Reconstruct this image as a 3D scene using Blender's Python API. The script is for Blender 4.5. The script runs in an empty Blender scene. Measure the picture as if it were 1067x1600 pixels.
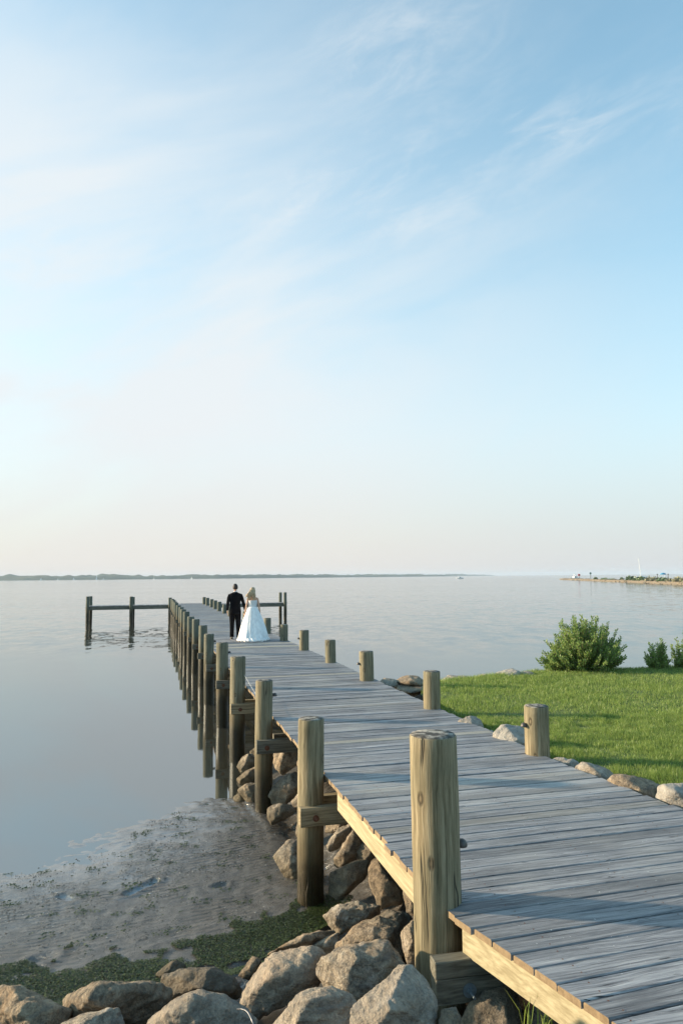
import bpy, bmesh, math, random
import numpy as np
from mathutils import Vector, Matrix, noise
from mathutils.geometry import intersect_point_line
R = math.radians
random.seed(7); rng = np.random.default_rng(7)
C = bpy.context.scene.collection
SC = bpy.context.scene
# ------------------------------------------------------------ camera
F_PX, IW, IH = 1120.0, 1067.0, 1600.0
CAMZ, DECK = 3.35, 1.33
cam = bpy.data.objects.new('camera', bpy.data.cameras.new('camera')); C.objects.link(cam)
cam.data.sensor_fit = 'VERTICAL'; cam.data.sensor_height = 36; cam.data.lens = 36 * F_PX / IH
cam.data.clip_start = 0.05; cam.data.clip_end = 40000
CM = Matrix.Translation((0, 0, CAMZ)) @ (Matrix.Rotation(math.pi / 2 + math.atan(101 / F_PX), 4, 'X') @ Matrix.Rotation(R(-.5), 4, 'Z'))
cam.matrix_world = CM
SC.camera = cam
CR = CM.to_3x3(); CO = Vector((0, 0, CAMZ))
def ray(px, py): return CR @ Vector(((px - IW / 2) / F_PX, -(py - IH / 2) / F_PX, -1))
def P(px, py, z):
    d = ray(px, py); return CO + d * ((z - CAMZ) / d.z)
def D(px, py, dist): return CO + ray(px, py) * dist
# ------------------------------------------------------------ sun, sky, exposure
SUN_AZ, SUN_EL = R(-80), R(13)
sun = bpy.data.objects.new('sun', bpy.data.lights.new('sun', 'SUN')); C.objects.link(sun)
sun.data.energy = 5.0; sun.data.angle = R(1.6); sun.data.color = (1.0, .79, .54)
sd = Vector((math.sin(SUN_AZ) * math.cos(SUN_EL), math.cos(SUN_AZ) * math.cos(SUN_EL), math.sin(SUN_EL)))
sun.rotation_euler = sd.to_track_quat('Z', 'Y').to_euler()
SC.view_settings.view_transform = 'Standard'; SC.view_settings.look = 'None'
SC.view_settings.exposure = .85; SC.view_settings.gamma = 1

class G:
    """small node-graph helper"""
    def __init__(s, tree): s.t = tree; s.n = tree.nodes; s.l = tree.links
    def put(s, sock, v):
        if isinstance(v, bpy.types.NodeSocket): s.l.new(v, sock)
        elif v is not None:
            if isinstance(v, (tuple, list)) and len(v) == 3 and sock.type == 'RGBA': v = (*v, 1)
            sock.default_value = v
    def node(s, typ, ins={}, out=0, **props):
        n = s.n.new(typ)
        for k, v in props.items(): setattr(n, k, v)
        for k, v in ins.items(): s.put(n.inputs[k], v)
        return n.outputs[out]
    def math(s, op, a, b=0, c=0, clamp=False): return s.node('ShaderNodeMath', {0: a, 1: b, 2: c}, operation=op, use_clamp=clamp)
    def vmath(s, op, a, b=(0, 0, 0), out=0): return s.node('ShaderNodeVectorMath', {0: a, 1: b}, out=out, operation=op)
    def noise(s, vec, scale, detail=4, rough=.55, dist=0, out=0): return s.node('ShaderNodeTexNoise', {'Vector': vec, 'Scale': scale, 'Detail': detail, 'Roughness': rough, 'Distortion': dist}, out=out)
    def map(s, v, a, b, c=0, d=1, smooth=True): return s.node('ShaderNodeMapRange', {'Value': v, 'From Min': a, 'From Max': b, 'To Min': c, 'To Max': d}, interpolation_type='SMOOTHSTEP' if smooth else 'LINEAR')
    def mix(s, f, a, b, blend='MIX'):
        n = s.n.new('ShaderNodeMix'); n.data_type = 'RGBA'; n.blend_type = blend
        s.put(n.inputs[0], f); s.put(n.inputs[6], a); s.put(n.inputs[7], b); return n.outputs[2]
    def scale(s, vec, xyz): return s.node('ShaderNodeMapping', {'Vector': vec, 'Scale': xyz})
    def ramp(s, f, stops):
        n = s.n.new('ShaderNodeValToRGB'); e = n.color_ramp.elements
        while len(e) < len(stops): e.new(.5)
        for el, (p, c) in zip(e, stops): el.position = p; el.color = (*c, 1) if len(c) == 3 else c
        s.put(n.inputs[0], f); return n.outputs[0]
    def bump(s, h, strength, dist=.01, normal=None): return s.node('ShaderNodeBump', {'Height': h, 'Strength': strength, 'Distance': dist, 'Normal': normal})

wd = bpy.data.worlds.new('World'); SC.world = wd; wd.use_nodes = True
g = G(wd.node_tree); g.n.clear()
sky = g.n.new('ShaderNodeTexSky'); sky.sky_type = 'NISHITA'; sky.sun_disc = False
sky.sun_elevation = SUN_EL; sky.sun_rotation = SUN_AZ; sky.air_density = 1.0; sky.dust_density = 1.0; sky.ozone_density = 2.0; sky.altitude = 0
tc = g.node('ShaderNodeTexCoord', out=0)
sep = g.n.new('ShaderNodeSeparateXYZ'); g.l.new(tc, sep.inputs[0]); dx, dy, dz = sep.outputs
zz = g.math('MAXIMUM', dz, .0)
k = g.math('DIVIDE', 1, g.math('ADD', zz, .12))
pl = g.node('ShaderNodeCombineXYZ', {0: g.math('MULTIPLY', dx, k), 1: g.math('MULTIPLY', dy, k), 2: 0})
def blob(px, py, w, h):          # soft patch of high cloud round a direction of the sky
    d = ray(px, py).normalized(); ax = Vector((0, 0, 1)).cross(d).normalized(); up = d.cross(ax)
    u = g.vmath('DOT_PRODUCT', tc, tuple(ax), out=1); v = g.vmath('DOT_PRODUCT', tc, tuple(up), out=1)
    f = g.vmath('DOT_PRODUCT', tc, tuple(d), out=1)
    rr = g.math('ADD', g.math('POWER', g.math('DIVIDE', u, w), 2), g.math('POWER', g.math('DIVIDE', v, h), 2))
    return g.math('MULTIPLY', g.math('EXPONENT', g.math('MULTIPLY', rr, -1)), g.math('GREATER_THAN', f, 0))
def add(*a):
    r = a[0]
    for b in a[1:]: r = g.math('ADD', r, b)
    return r
rot = g.scale(g.node('ShaderNodeMapping', {'Vector': tc, 'Rotation': (0, R(19), 0)}), (1.0, 1.0, 3.4))
wisp = g.noise(rot, 3.4, 9, .64, .7)
wisp2 = g.noise(rot, 11.0, 8, .68, .9)
wf = g.map(g.math('ADD', g.math('MULTIPLY', wisp, .65), g.math('MULTIPLY', wisp2, .35)), .42, .68)
veil = add(g.math('MULTIPLY', blob(200, 520, .52, .34), .85), g.math('MULTIPLY', blob(-60, 160, .45, .4), .20))
broad = g.map(g.noise(rot, 1.5, 6, .55, .5), .35, .68)
streaks = add(blob(600, 110, .075, .035), blob(650, 40, .09, .05), g.math('MULTIPLY', blob(910, 190, .13, .035), 1.1), blob(700, 250, .16, .05), blob(560, 340, .17, .04), g.math('MULTIPLY', blob(100, 410, .2, .06), .9), g.math('MULTIPLY', blob(650, 200, .35, .14), .45))
cloud = add(g.math('MULTIPLY', veil, g.math('ADD', g.math('MULTIPLY', broad, .55), .5)), g.math('MULTIPLY', g.math('MULTIPLY', wf, streaks), .22))
cloud = g.math('MINIMUM', g.math('ADD', cloud, .07), .9)
skyc = g.mix(1, sky.outputs[0], (1.18, 1.60, 1.42), 'MULTIPLY')
skyc = g.mix(cloud, skyc, (3.45, 3.60, 3.68))
hz = g.map(dz, .0, .46, .90, 0)
low = g.mix(g.map(dx, -.1, .5), (3.25, 3.04, 2.98), (2.74, 2.78, 2.98))
skyc = g.mix(hz, skyc, g.mix(g.map(dz, .03, .22), low, g.mix(g.map(dx, -.1, .5), (3.42, 3.44, 3.50), (3.02, 3.18, 3.40))))
bg = g.n.new('ShaderNodeBackground'); g.l.new(skyc, bg.inputs[0]); bg.inputs[1].default_value = .14
out = g.n.new('ShaderNodeOutputWorld'); g.l.new(bg.outputs[0], out.inputs[0])

# ------------------------------------------------------------ object helpers
def tag(o, label=None, cat=None, group=None, kind=None):
    if label: o['label'] = label
    if cat: o['category'] = cat
    if group: o['group'] = group
    if kind: o['kind'] = kind
    return o
def empty(name, loc, rz=0, **kw):
    o = bpy.data.objects.new(name, None); C.objects.link(o); o.location = loc; o.rotation_euler = (0, 0, rz)
    o.empty_display_size = .2; return tag(o, **kw)
def link(name, me, mat=None, parent=None, smooth=False):
    o = bpy.data.objects.new(name, me); C.objects.link(o)
    if parent: o.parent = parent
    if mat and not me.materials: me.materials.append(mat)
    if smooth: me.shade_smooth()
    return o
def from_bm(name, bm, mat=None, parent=None, smooth=False):
    me = bpy.data.meshes.new(name); bm.normal_update(); bm.to_mesh(me); bm.free()
    return link(name, me, mat, parent, smooth)
def from_np(name, verts, faces, mat=None, parent=None, smooth=False):
    """verts Nx3, faces Mxk"""
    me = bpy.data.meshes.new(name); n, m, kk = len(verts), len(faces), faces.shape[1]
    me.vertices.add(n); me.vertices.foreach_set('co', np.asarray(verts, np.float32).ravel())
    me.loops.add(m * kk); me.loops.foreach_set('vertex_index', faces.astype(np.int32).ravel())
    me.polygons.add(m); me.polygons.foreach_set('loop_start', np.arange(0, m * kk, kk, dtype=np.int32))
    me.update(calc_edges=True); me.validate()
    return link(name, me, mat, parent, smooth)
def add_box(bm, lo, hi, M=None, bevel=0):
    x0, y0, z0 = lo; x1, y1, z1 = hi
    vs = [bm.verts.new(v) for v in ((x0, y0, z0), (x1, y0, z0), (x1, y1, z0), (x0, y1, z0), (x0, y0, z1), (x1, y0, z1), (x1, y1, z1), (x0, y1, z1))]
    fs = [bm.faces.new([vs[i] for i in f]) for f in ((3, 2, 1, 0), (4, 5, 6, 7), (0, 1, 5, 4), (1, 2, 6, 5), (2, 3, 7, 6), (3, 0, 4, 7))]
    if bevel:
        es = list({e for f in fs for e in f.edges})
        r = bmesh.ops.bevel(bm, geom=es, offset=bevel, segments=1, affect='EDGES')
        vs = list({v for f in r['faces'] for v in f.verts})
    if M:
        for v in vs: v.co = M @ v.co
    return vs
def ring_loft(bm, rings, cap=True):
    """rings: list of lists of equal count of points"""
    vr = [[bm.verts.new(p) for p in r] for r in rings]; n = len(vr[0])
    for a, b in zip(vr, vr[1:]):
        for i in range(n): bm.faces.new((a[i], a[(i + 1) % n], b[(i + 1) % n], b[i]))
    if cap:
        bm.faces.new(list(reversed(vr[0]))); bm.faces.new(vr[-1])
    return vr
def ellipse(c, rx, ry, n=16, fn=None, rz=0):
    out = []
    for i in range(n):
        a = 2 * math.pi * i / n; m = fn(a) if fn else 1
        x, y = rx * m * math.cos(a), ry * m * math.sin(a)
        out.append((c[0] + x * math.cos(rz) - y * math.sin(rz), c[1] + x * math.sin(rz) + y * math.cos(rz), c[2]))
    return out
def tube(bm, pts, rad, n=8, cap=True):
    """tube along points with radius (list or number)"""
    pts = [Vector(p) for p in pts]; rings = []
    if not isinstance(rad, (list, tuple)): rad = [rad] * len(pts)
    t0 = None
    for i, p in enumerate(pts):
        t = (pts[min(i + 1, len(pts) - 1)] - pts[max(i - 1, 0)]).normalized()
        if t0 is None: a = t.orthogonal().normalized()
        else: a = (a - t * a.dot(t)).normalized()
        b = t.cross(a); t0 = t
        rings.append([p + (a * math.cos(2 * math.pi * j / n) + b * math.sin(2 * math.pi * j / n)) * rad[i] for j in range(n)])
    return ring_loft(bm, rings, cap)
def evaluated(o):
    dg = bpy.context.evaluated_depsgraph_get(); dg.update()
    me = bpy.data.meshes.new_from_object(o.evaluated_get(dg)); return me
def skin(joints, edges, sub=2):
    """joints: list of (xyz, rx, ry); one continuous skinned surface"""
    me = bpy.data.meshes.new('skin'); me.from_pydata([j[0] for j in joints], edges, [])
    o = bpy.data.objects.new('skin', me); C.objects.link(o)
    m = o.modifiers.new('s', 'SKIN'); 
    if not me.skin_vertices: 
        bm = bmesh.new(); bm.from_mesh(me); bm.verts.layers.skin.verify(); bm.to_mesh(me); bm.free()
    for i, j in enumerate(joints):
        me.skin_vertices[0].data[i].radius = (j[1], j[2] if len(j) > 2 else j[1])
    me.skin_vertices[0].data[0].use_root = True
    m.use_smooth_shade = True
    s = o.modifiers.new('u', 'SUBSURF'); s.levels = s.render_levels = sub
    r = evaluated(o); bpy.data.objects.remove(o); return r
def join_mesh(mes, M=None):
    bm = bmesh.new()
    for me in mes: bm.from_mesh(me)
    return bm

# ------------------------------------------------------------ materials
def mat(name, fn, **kw):
    m = bpy.data.materials.new(name); m.use_nodes = True; g = G(m.node_tree); g.n.clear()
    p = g.n.new('ShaderNodeBsdfPrincipled'); o = g.n.new('ShaderNodeOutputMaterial'); g.l.new(p.outputs[0], o.inputs[0])
    g.p = p; fn(g, p.inputs); return m
def flat(name, col, rough=.6, metal=0, var=.15, scale=8, bump=0):
    def fn(g, I):
        tc = g.node('ShaderNodeTexCoord', out=3); n = g.noise(tc, scale, 5)
        g.put(I['Base Color'], g.mix(n, tuple(c * (1 - var) for c in col), tuple(min(1, c * (1 + var)) for c in col)))
        I['Roughness'].default_value = rough; I['Metallic'].default_value = metal
        if bump: g.put(I['Normal'], g.bump(g.noise(tc, scale * 6, 5), bump, .01))
    return mat(name, fn)

def m_deck(g, I):
    tc = g.node('ShaderNodeTexCoord', out=3)
    isl = g.node('ShaderNodeNewGeometry', out='Random Per Island')
    off = g.node('ShaderNodeCombineXYZ', {0: g.math('MULTIPLY', isl, 90), 1: g.math('MULTIPLY', isl, 37), 2: 0})
    v = g.vmath('ADD', tc, off)
    warp = g.noise(g.scale(v, (1.2, 5, 1)), 1.0, 3)
    vw = g.vmath('ADD', v, g.node('ShaderNodeCombineXYZ', {0: 0, 1: g.math('MULTIPLY', warp, .10), 2: 0}))
    grain = g.noise(g.scale(vw, (1.6, 55, 20)), 1.0, 8, .72)
    fine = g.noise(g.scale(vw, (5, 230, 60)), 1.0, 5, .7)
    patch = g.noise(g.scale(v, (.9, 2.2, 1)), 1.6, 5, .6)
    big = g.noise(tc, .7, 4)
    base = g.ramp(g.math('ADD', g.math('MULTIPLY', grain, .65), g.math('MULTIPLY', fine, .35)),
                  [(.34, (.030, .029, .031)), (.44, (.150, .149, .158)), (.54, (.295, .293, .302)), (.67, (.50, .485, .47))])
    tone = g.math('ADD', .66, g.math('MULTIPLY', g.math('FRACT', g.math('MULTIPLY', isl, 17.3)), .56))
    base = g.mix(1, base, g.node('ShaderNodeCombineColor', {0: tone, 1: tone, 2: tone}), 'MULTIPLY')
    base = g.mix(g.map(patch, .50, .72, 0, .7), base, g.mix(fine, (.04, .04, .045), (.20, .20, .21)))
    base = g.mix(g.map(big, .45, .7, 0, .3), base, (.46, .43, .38))
    ck = g.noise(g.scale(vw, (.8, 26, 8)), 1.0, 3, .5)
    ckm = g.math('MULTIPLY', g.map(g.math('ABSOLUTE', g.math('SUBTRACT', ck, .5)), 0, .010, 1, 0), g.map(g.noise(v, 2.3, 2), .46, .56))
    base = g.mix(ckm, base, (.012, .012, .013))
    new = g.node('ShaderNodeAttribute', attribute_name='fresh', out='Fac')
    base = g.mix(new, base, g.mix(grain, (.36, .28, .17), (.68, .60, .43)))
    # knots
    vo = g.n.new('ShaderNodeTexVoronoi'); g.put(vo.inputs['Vector'], g.scale(vw, (1.0, 3.4, 1))); vo.inputs['Scale'].default_value = 1.5
    kd = vo.outputs['Distance']
    rings = g.math('SINE', g.math('MULTIPLY', kd, 150))
    kn = g.map(kd, .030, .10, 1, 0)
    base = g.mix(g.math('MULTIPLY', kn, g.map(rings, -1, 1, .15, .7)), base, (.10, .075, .06))
    # bird lime and grit
    sp = g.map(g.noise(tc, 46, 2), .735, .76)
    base = g.mix(g.math('MULTIPLY', sp, .8), base, (.72, .71, .68))
    # sawn ends (faces looking along the board)
    nx = g.node('ShaderNodeSeparateXYZ', {0: g.node('ShaderNodeTexCoord', out=1)})
    end = g.map(g.math('ABSOLUTE', nx), .8, .95)
    base = g.mix(end, base, g.mix(g.noise(tc, 30, 4), (.12, .08, .045), (.36, .26, .15)))
    g.put(I['Base Color'], base); I['Roughness'].default_value = .62; I['Specular IOR Level'].default_value = .35
    h = g.math('ADD', g.math('MULTIPLY', grain, .7), g.math('MULTIPLY', fine, .5))
    g.put(I['Normal'], g.bump(h, .9, .007))
DECKM = mat('weathered_board', m_deck)

def m_post(g, I):
    tc = g.node('ShaderNodeTexCoord', out=3); sp = g.n.new('ShaderNodeSeparateXYZ')
    geo = g.node('ShaderNodeNewGeometry', out='Position'); g.l.new(geo, sp.inputs[0]); z = sp.outputs[2]
    rnd = g.node('ShaderNodeObjectInfo', out='Random')
    v = g.vmath('ADD', tc, g.node('ShaderNodeCombineXYZ', {0: g.math('MULTIPLY', rnd, 40), 1: 0, 2: g.math('MULTIPLY', rnd, 13)}))
    warp = g.node('ShaderNodeTexNoise', {'Vector': v, 'Scale': 2.2}, out=1)
    vw = g.vmath('ADD', v, g.vmath('MULTIPLY', g.vmath('SUBTRACT', warp, (.5, .5, .5)), (.05, .05, .02)))
    grain = g.noise(g.scale(vw, (30, 30, 1.3)), 1.0, 6, .62)
    fine = g.noise(g.scale(vw, (120, 120, 5)), 1.0, 5, .7)
    f = g.math('ADD', g.math('MULTIPLY', grain, .7), g.math('MULTIPLY', fine, .3))
    base = g.ramp(f, [(.30, (.045, .034, .018)), (.43, (.16, .125, .070)), (.56, (.29, .235, .145)), (.72, (.46, .385, .26))])
    green = g.map(g.noise(v, 1.4, 4), .42, .62, .0, .3)
    base = g.mix(green, base, g.mix(f, (.06, .068, .042), (.22, .215, .145)))
    far_f = g.node('ShaderNodeAttribute', attribute_name='far_shade', out='Fac')
    base = g.mix(g.math('MULTIPLY', far_f, .75), base, g.mix(f, (.022, .036, .034), (.115, .155, .14)))  # far posts: dark blue-green shade put into the base colour
    # checks (long dark cracks)
    cr = g.noise(g.scale(vw, (11, 11, .35)), 1.0, 2, .4)
    crk = g.map(g.math('ABSOLUTE', g.math('SUBTRACT', cr, .5)), 0, .012, 1, 0)
    crk = g.math('MULTIPLY', crk, g.map(g.noise(v, 1.3, 2), .48, .6))
    base = g.mix(crk, base, (.03, .028, .02))
    # knots
    ks = g.node('ShaderNodeAttribute', attribute_name='knot_shift', attribute_type='OBJECT', out='Fac')
    kh = 0
    for an, kz, kr in ((211, 1.975, .034), (232, 1.60, .030), (205, 2.21, .018), (60, 1.2, .03), (120, 1.75, .025), (330, 1.45, .03), (250, .95, .022)):
        a_ = R(an); c_ = (.147 * math.cos(a_), .147 * math.sin(a_), kz)
        d_ = g.vmath('SUBTRACT', g.vmath('ADD', tc, g.node('ShaderNodeCombineXYZ', {0: 0, 1: 0, 2: ks})), c_)
        d_ = g.vmath('LENGTH', g.vmath('MULTIPLY', g.vmath('ADD', d_, g.vmath('MULTIPLY', g.vmath('SUBTRACT', warp, (.5, .5, .5)), (.02, .02, .05))), (1, 1, .5)), out=1)
        kh = g.math('MAXIMUM', kh, g.math('MULTIPLY', g.map(d_, kr * .55, kr * 1.0, 1, 0), g.map(d_, kr * .35, kr * .62, .35, 1)))
        base = g.mix(g.map(d_, kr * .45, kr * .8, .5, 0), base, (.36, .27, .16))
    kh = g.math('MULTIPLY', kh, g.map(fine, .35, .6, .45, 1))
    base = g.mix(g.math('MULTIPLY', kh, .95), base, (.030, .022, .013))
    # tide line: dark wet algae
    zn = g.math('ADD', z, g.math('MULTIPLY', g.math('SUBTRACT', g.noise(v, 5, 5), .5), .35))
    zn = g.math('SUBTRACT', zn, g.math('MULTIPLY', far_f, .50))
    wet = g.map(zn, .26, .62, 1, 0)
    mid = g.map(zn, .45, 1.0, .85, 0)
    base = g.mix(mid, base, g.mix(f, (.035, .026, .013), (.15, .11, .055)))
    base = g.mix(wet, base, g.mix(g.noise(v, 22, 4), (.010, .009, .006), (.050, .038, .018)))
    top = g.node('ShaderNodeSeparateXYZ', {0: g.node('ShaderNodeTexCoord', out=1)}, out=2)
    topf = g.map(top, .6, .9)
    rad = g.vmath('LENGTH', g.vmath('MULTIPLY', tc, (1, 1, 0)), out=1)
    rr = g.math('SINE', g.math('MULTIPLY', g.math('ADD', rad, g.math('MULTIPLY', g.noise(tc, 9, 3), .025)), 520))
    tcol = g.mix(g.map(g.noise(tc, 14, 5), .42, .62), (.06, .055, .048), (.46, .42, .36))
    tcol = g.mix(g.map(rr, -1, 1, 0, .35), tcol, (.05, .045, .04))
    base = g.mix(topf, base, tcol)
    g.put(I['Base Color'], base); g.put(I['Roughness'], g.math('SUBTRACT', .8, g.math('MULTIPLY', wet, .45)))
    I['Specular IOR Level'].default_value = .3
    h = g.math('SUBTRACT', g.math('ADD', grain, g.math('MULTIPLY', fine, .4)), g.math('ADD', g.math('MULTIPLY', crk, 1.2), g.math('MULTIPLY', kh, .9)))
    h = g.math('ADD', h, g.math('MULTIPLY', g.math('MULTIPLY', wet, g.noise(v, 60, 4)), .8))
    g.put(I['Normal'], g.bump(h, .7, .008))
POSTM = mat('round_timber', m_post)

def timber(name, lo, hi, axis=1, rust=False):
    def fn(g, I):
        tc = g.node('ShaderNodeTexCoord', out=3); rnd = g.node('ShaderNodeObjectInfo', out='Random')
        v = g.vmath('ADD', tc, g.node('ShaderNodeCombineXYZ', {0: g.math('MULTIPLY', rnd, 30), 1: g.math('MULTIPLY', rnd, 50), 2: g.math('MULTIPLY', rnd, 20)}))
        w = g.node('ShaderNodeTexNoise', {'Vector': v, 'Scale': 2.5}, out=1)
        v = g.vmath('ADD', v, g.vmath('MULTIPLY', w, (.05, .05, .05)))
        s = [45, 45, 45]; s[axis] = 1.4
        gr = g.noise(g.scale(v, tuple(s)), 1, 6, .6)
        base = g.mix(g.map(gr, .3, .7), lo, hi)
        vo = g.n.new('ShaderNodeTexVoronoi'); g.put(vo.inputs['Vector'], g.scale(v, tuple(1.2 if i == axis else 3.5 for i in range(3)))); vo.inputs['Scale'].default_value = 1.6
        kn = g.map(vo.outputs['Distance'], .02, .06, .8, 0)
        base = g.mix(kn, base, (.13, .08, .04))
        st = g.map(g.noise(v, 3, 4), .66, .85, 0, .2); base = g.mix(st, base, tuple(c * .5 for c in lo))
        g.put(I['Base Color'], base); I['Roughness'].default_value = .75; I['Specular IOR Level'].default_value = .3
        g.put(I['Normal'], g.bump(gr, .5, .005))
    return mat(name, fn)
PINE = timber('new_pine', (.26, .215, .125), (.44, .38, .245))
BEAM = timber('treated_beam', (.15, .115, .065), (.38, .31, .20), 0)
BEAMO = timber('old_beam', (.065, .06, .045), (.20, .185, .145), 0)
JOIST = timber('joist', (.10, .08, .05), (.24, .19, .13))
RUST = flat('rusty_iron', (.16, .065, .035), .8, .3, .4, 30, .4)
GALV = flat('galvanised', (.22, .27, .31), .5, .8, .3, 30, .2)
BRASS = flat('lamp_metal', (.10, .09, .085), .5, .6)

def m_rock(g, I):
    tc = g.node('ShaderNodeTexCoord', out=3); oi = g.n.new('ShaderNodeObjectInfo'); rnd = oi.outputs['Random']
    v = g.vmath('ADD', tc, g.node('ShaderNodeCombineXYZ', {0: g.math('MULTIPLY', rnd, 70), 1: g.math('MULTIPLY', rnd, 31), 2: g.math('MULTIPLY', rnd, 53)}))
    n1 = g.noise(v, 3.2, 7, .62, .4); n2 = g.noise(v, 13, 7, .68, .3); n3 = g.noise(v, 75, 4, .7)
    ban = g.noise(g.node('ShaderNodeMapping', {'Vector': v, 'Rotation': (.5, .4, .2), 'Scale': (1, 1, 6)}), 3.5, 6, .6, .5)
    base = g.ramp(g.math('ADD', g.math('MULTIPLY', n2, .55), g.math('MULTIPLY', n3, .45)), [(.32, (.04, .036, .032)), (.46, (.155, .138, .115)), (.57, (.28, .25, .205)), (.70, (.46, .42, .35))])
    base = g.mix(g.map(n1, .50, .68, 0, .5), base, (.25, .18, .11))
    base = g.mix(g.map(ban, .55, .66, 0, .6), base, (.115, .11, .108))
    base = g.mix(g.map(g.noise(v, 5.5, 5), .58, .72, 0, .7), base, (.36, .34, .31))
    hue = g.math('FRACT', g.math('MULTIPLY', rnd, 7.7)); val = g.map(rnd, 0, 1, .95, 1.5, False)
    base = g.mix(1, base, g.mix(hue, (1.18, 1.0, .82), (1.02, 1.0, .98)), 'MULTIPLY')
    base = g.mix(1, base, g.node('ShaderNodeCombineColor', {0: val, 1: val, 2: val}), 'MULTIPLY')
    # grime and weed near the tide line
    z = g.node('ShaderNodeSeparateXYZ', {0: g.node('ShaderNodeNewGeometry', out='Position')}, out=2)
    zn = g.math('ADD', z, g.math('MULTIPLY', g.math('SUBTRACT', g.noise(v, 6, 4), .5), .4))
    wet = g.map(zn, .08, .42, .85, 0)
    base = g.mix(wet, base, g.mix(n2, (.04, .034, .022), (.20, .16, .10)))
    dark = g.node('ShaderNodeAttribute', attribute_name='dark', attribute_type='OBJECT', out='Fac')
    base = g.mix(g.math('MULTIPLY', dark, .8), base, g.mix(n2, (.035, .032, .026), (.18, .15, .11)))  # darker stone; on rocks under the deck their shade is painted in
    pale = g.node('ShaderNodeAttribute', attribute_name='pale', attribute_type='OBJECT', out='Fac')
    base = g.mix(g.math('MULTIPLY', pale, .85), base, g.mix(n2, (.20, .19, .175), (.56, .54, .50)))
    g.put(I['Base Color'], base); I['Roughness'].default_value = .85; I['Specular IOR Level'].default_value = .25
    h = add_g(g, g.math('MULTIPLY', n1, 2.2), n2, g.math('MULTIPLY', n3, .35), g.math('MULTIPLY', ban, .6))
    g.put(I['Normal'], g.bump(h, 1.0, .030))
def add_g(g, *a):
    r = a[0]
    for b in a[1:]: r = g.math('ADD', r, b)
    return r
ROCKM = mat('granite', m_rock)

def m_ground(g, I):
    tc = g.node('ShaderNodeNewGeometry', out='Position')
    z = g.node('ShaderNodeSeparateXYZ', {0: tc}, out=2)
    n1 = g.noise(tc, 1.1, 6, .6); n2 = g.noise(tc, 9, 7, .68); n3 = g.noise(tc, 80, 6, .75)
    rp = g.noise(g.node('ShaderNodeMapping', {'Vector': tc, 'Rotation': (0, 0, R(25)), 'Scale': (2.2, 3, 1)}), 1.1, 4, .6, .8)
    xx = g.node('ShaderNodeSeparateXYZ', {0: tc}, out=0); dry = g.map(g.math('ADD', xx, n1), -2.2, .6)
    rpv = g.node('ShaderNodeSeparateXYZ', {0: g.node('ShaderNodeMapping', {'Vector': tc, 'Rotation': (0, 0, R(-22))})}, out=1)
    base = g.mix(g.map(n2, .3, .7), (.060, .056, .050), (.140, .134, .126))
    base = g.mix(g.math('MULTIPLY', dry, .55), base, (.060, .048, .034))
    base = g.mix(g.map(n3, .58, .74, 0, .45), base, (.035, .03, .024))
    base = g.mix(g.map(n1, .50, .68, 0, .6), base, (.065, .055, .042))
    soil = g.map(z, .15, .45)
    base = g.mix(soil, base, g.mix(n3, (.008, .007, .006), (.035, .028, .02)))  # bank soil near-black, putting the shadow between rocks into its colour
    g.put(I['Base Color'], base)
    wetf = g.map(g.math('ADD', z, g.math('MULTIPLY', g.math('SUBTRACT', n2, .5), .05)), .0, .085, .06, .36)
    g.put(I['Roughness'], g.math('ADD', wetf, g.math('MULTIPLY', soil, .4)))
    zw = g.math('ADD', z, g.math('MULTIPLY', g.math('SUBTRACT', g.noise(tc, 3, 4), .5), .05))
    g.put(I['IOR'], g.map(zw, -.005, .05, 2.5, 1.5)); g.put(I['Specular IOR Level'], g.map(soil, 0, 1, .9, .1))
    h = add_g(g, g.math('MULTIPLY', g.math('SINE', g.math('ADD', g.math('MULTIPLY', rpv, 78), g.math('MULTIPLY', rp, 11))), g.map(n1, .44, .58, .02, .30)), g.math('MULTIPLY', n2, 1.0), g.math('MULTIPLY', n3, .55))
    g.put(I['Normal'], g.bump(g.math('MULTIPLY', h, g.map(zw, -.01, .05, .15, 1)), .9, .018))
GROUNDM = mat('wet_mud', m_ground)

def m_water(g, I):
    pos = g.node('ShaderNodeNewGeometry', out='Position')
    y = g.node('ShaderNodeSeparateXYZ', {0: pos}, out=1)
    dn = g.math('ADD', y, g.math('MULTIPLY', g.math('SUBTRACT', g.noise(g.scale(pos, (.02, .10, 1)), 1, 4), .5), 26))
    rip = g.map(dn, 24, 46)
    n1 = g.node('ShaderNodeTexNoise', {'Vector': g.scale(pos, (1, .55, 1)), 'Scale': .9, 'Detail': 6, 'Roughness': .72, 'Distortion': .2}, out=1)
    n2 = g.node('ShaderNodeTexNoise', {'Vector': g.scale(pos, (.3, 1.3, 1)), 'Scale': .35, 'Detail': 3, 'Roughness': .5}, out=1)
    bn = g.map(g.noise(g.scale(pos, (.010, .04, 1)), 1, 4), .35, .65, .45, 1)
    amp = g.math('ADD', g.math('MULTIPLY', g.math('MULTIPLY', rip, bn), .34), .010)
    d1 = g.vmath('SUBTRACT', n1, (.5, .522, .5)); d2 = g.vmath('SUBTRACT', n2, (.5, .5, .5))
    ac = g.node('ShaderNodeCombineXYZ', {0: g.math('MULTIPLY', amp, .8), 1: amp, 2: 0})
    pert = g.vmath('ADD', g.vmath('MULTIPLY', d1, ac), g.vmath('MULTIPLY', d2, (.006, .012, 0)))
    I['Base Color'].default_value = (.040, .038, .028, 1)
    g.put(I['Roughness'], g.math('ADD', g.math('MULTIPLY', rip, .05), .028)); I['IOR'].default_value = 3.7; I['Specular Tint'].default_value = (.87, .95, 1.0, 1)
    g.put(I['Normal'], g.vmath('NORMALIZE', g.vmath('ADD', pert, (0, 0, 1))))
WATERM = mat('bay_water', m_water)

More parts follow.
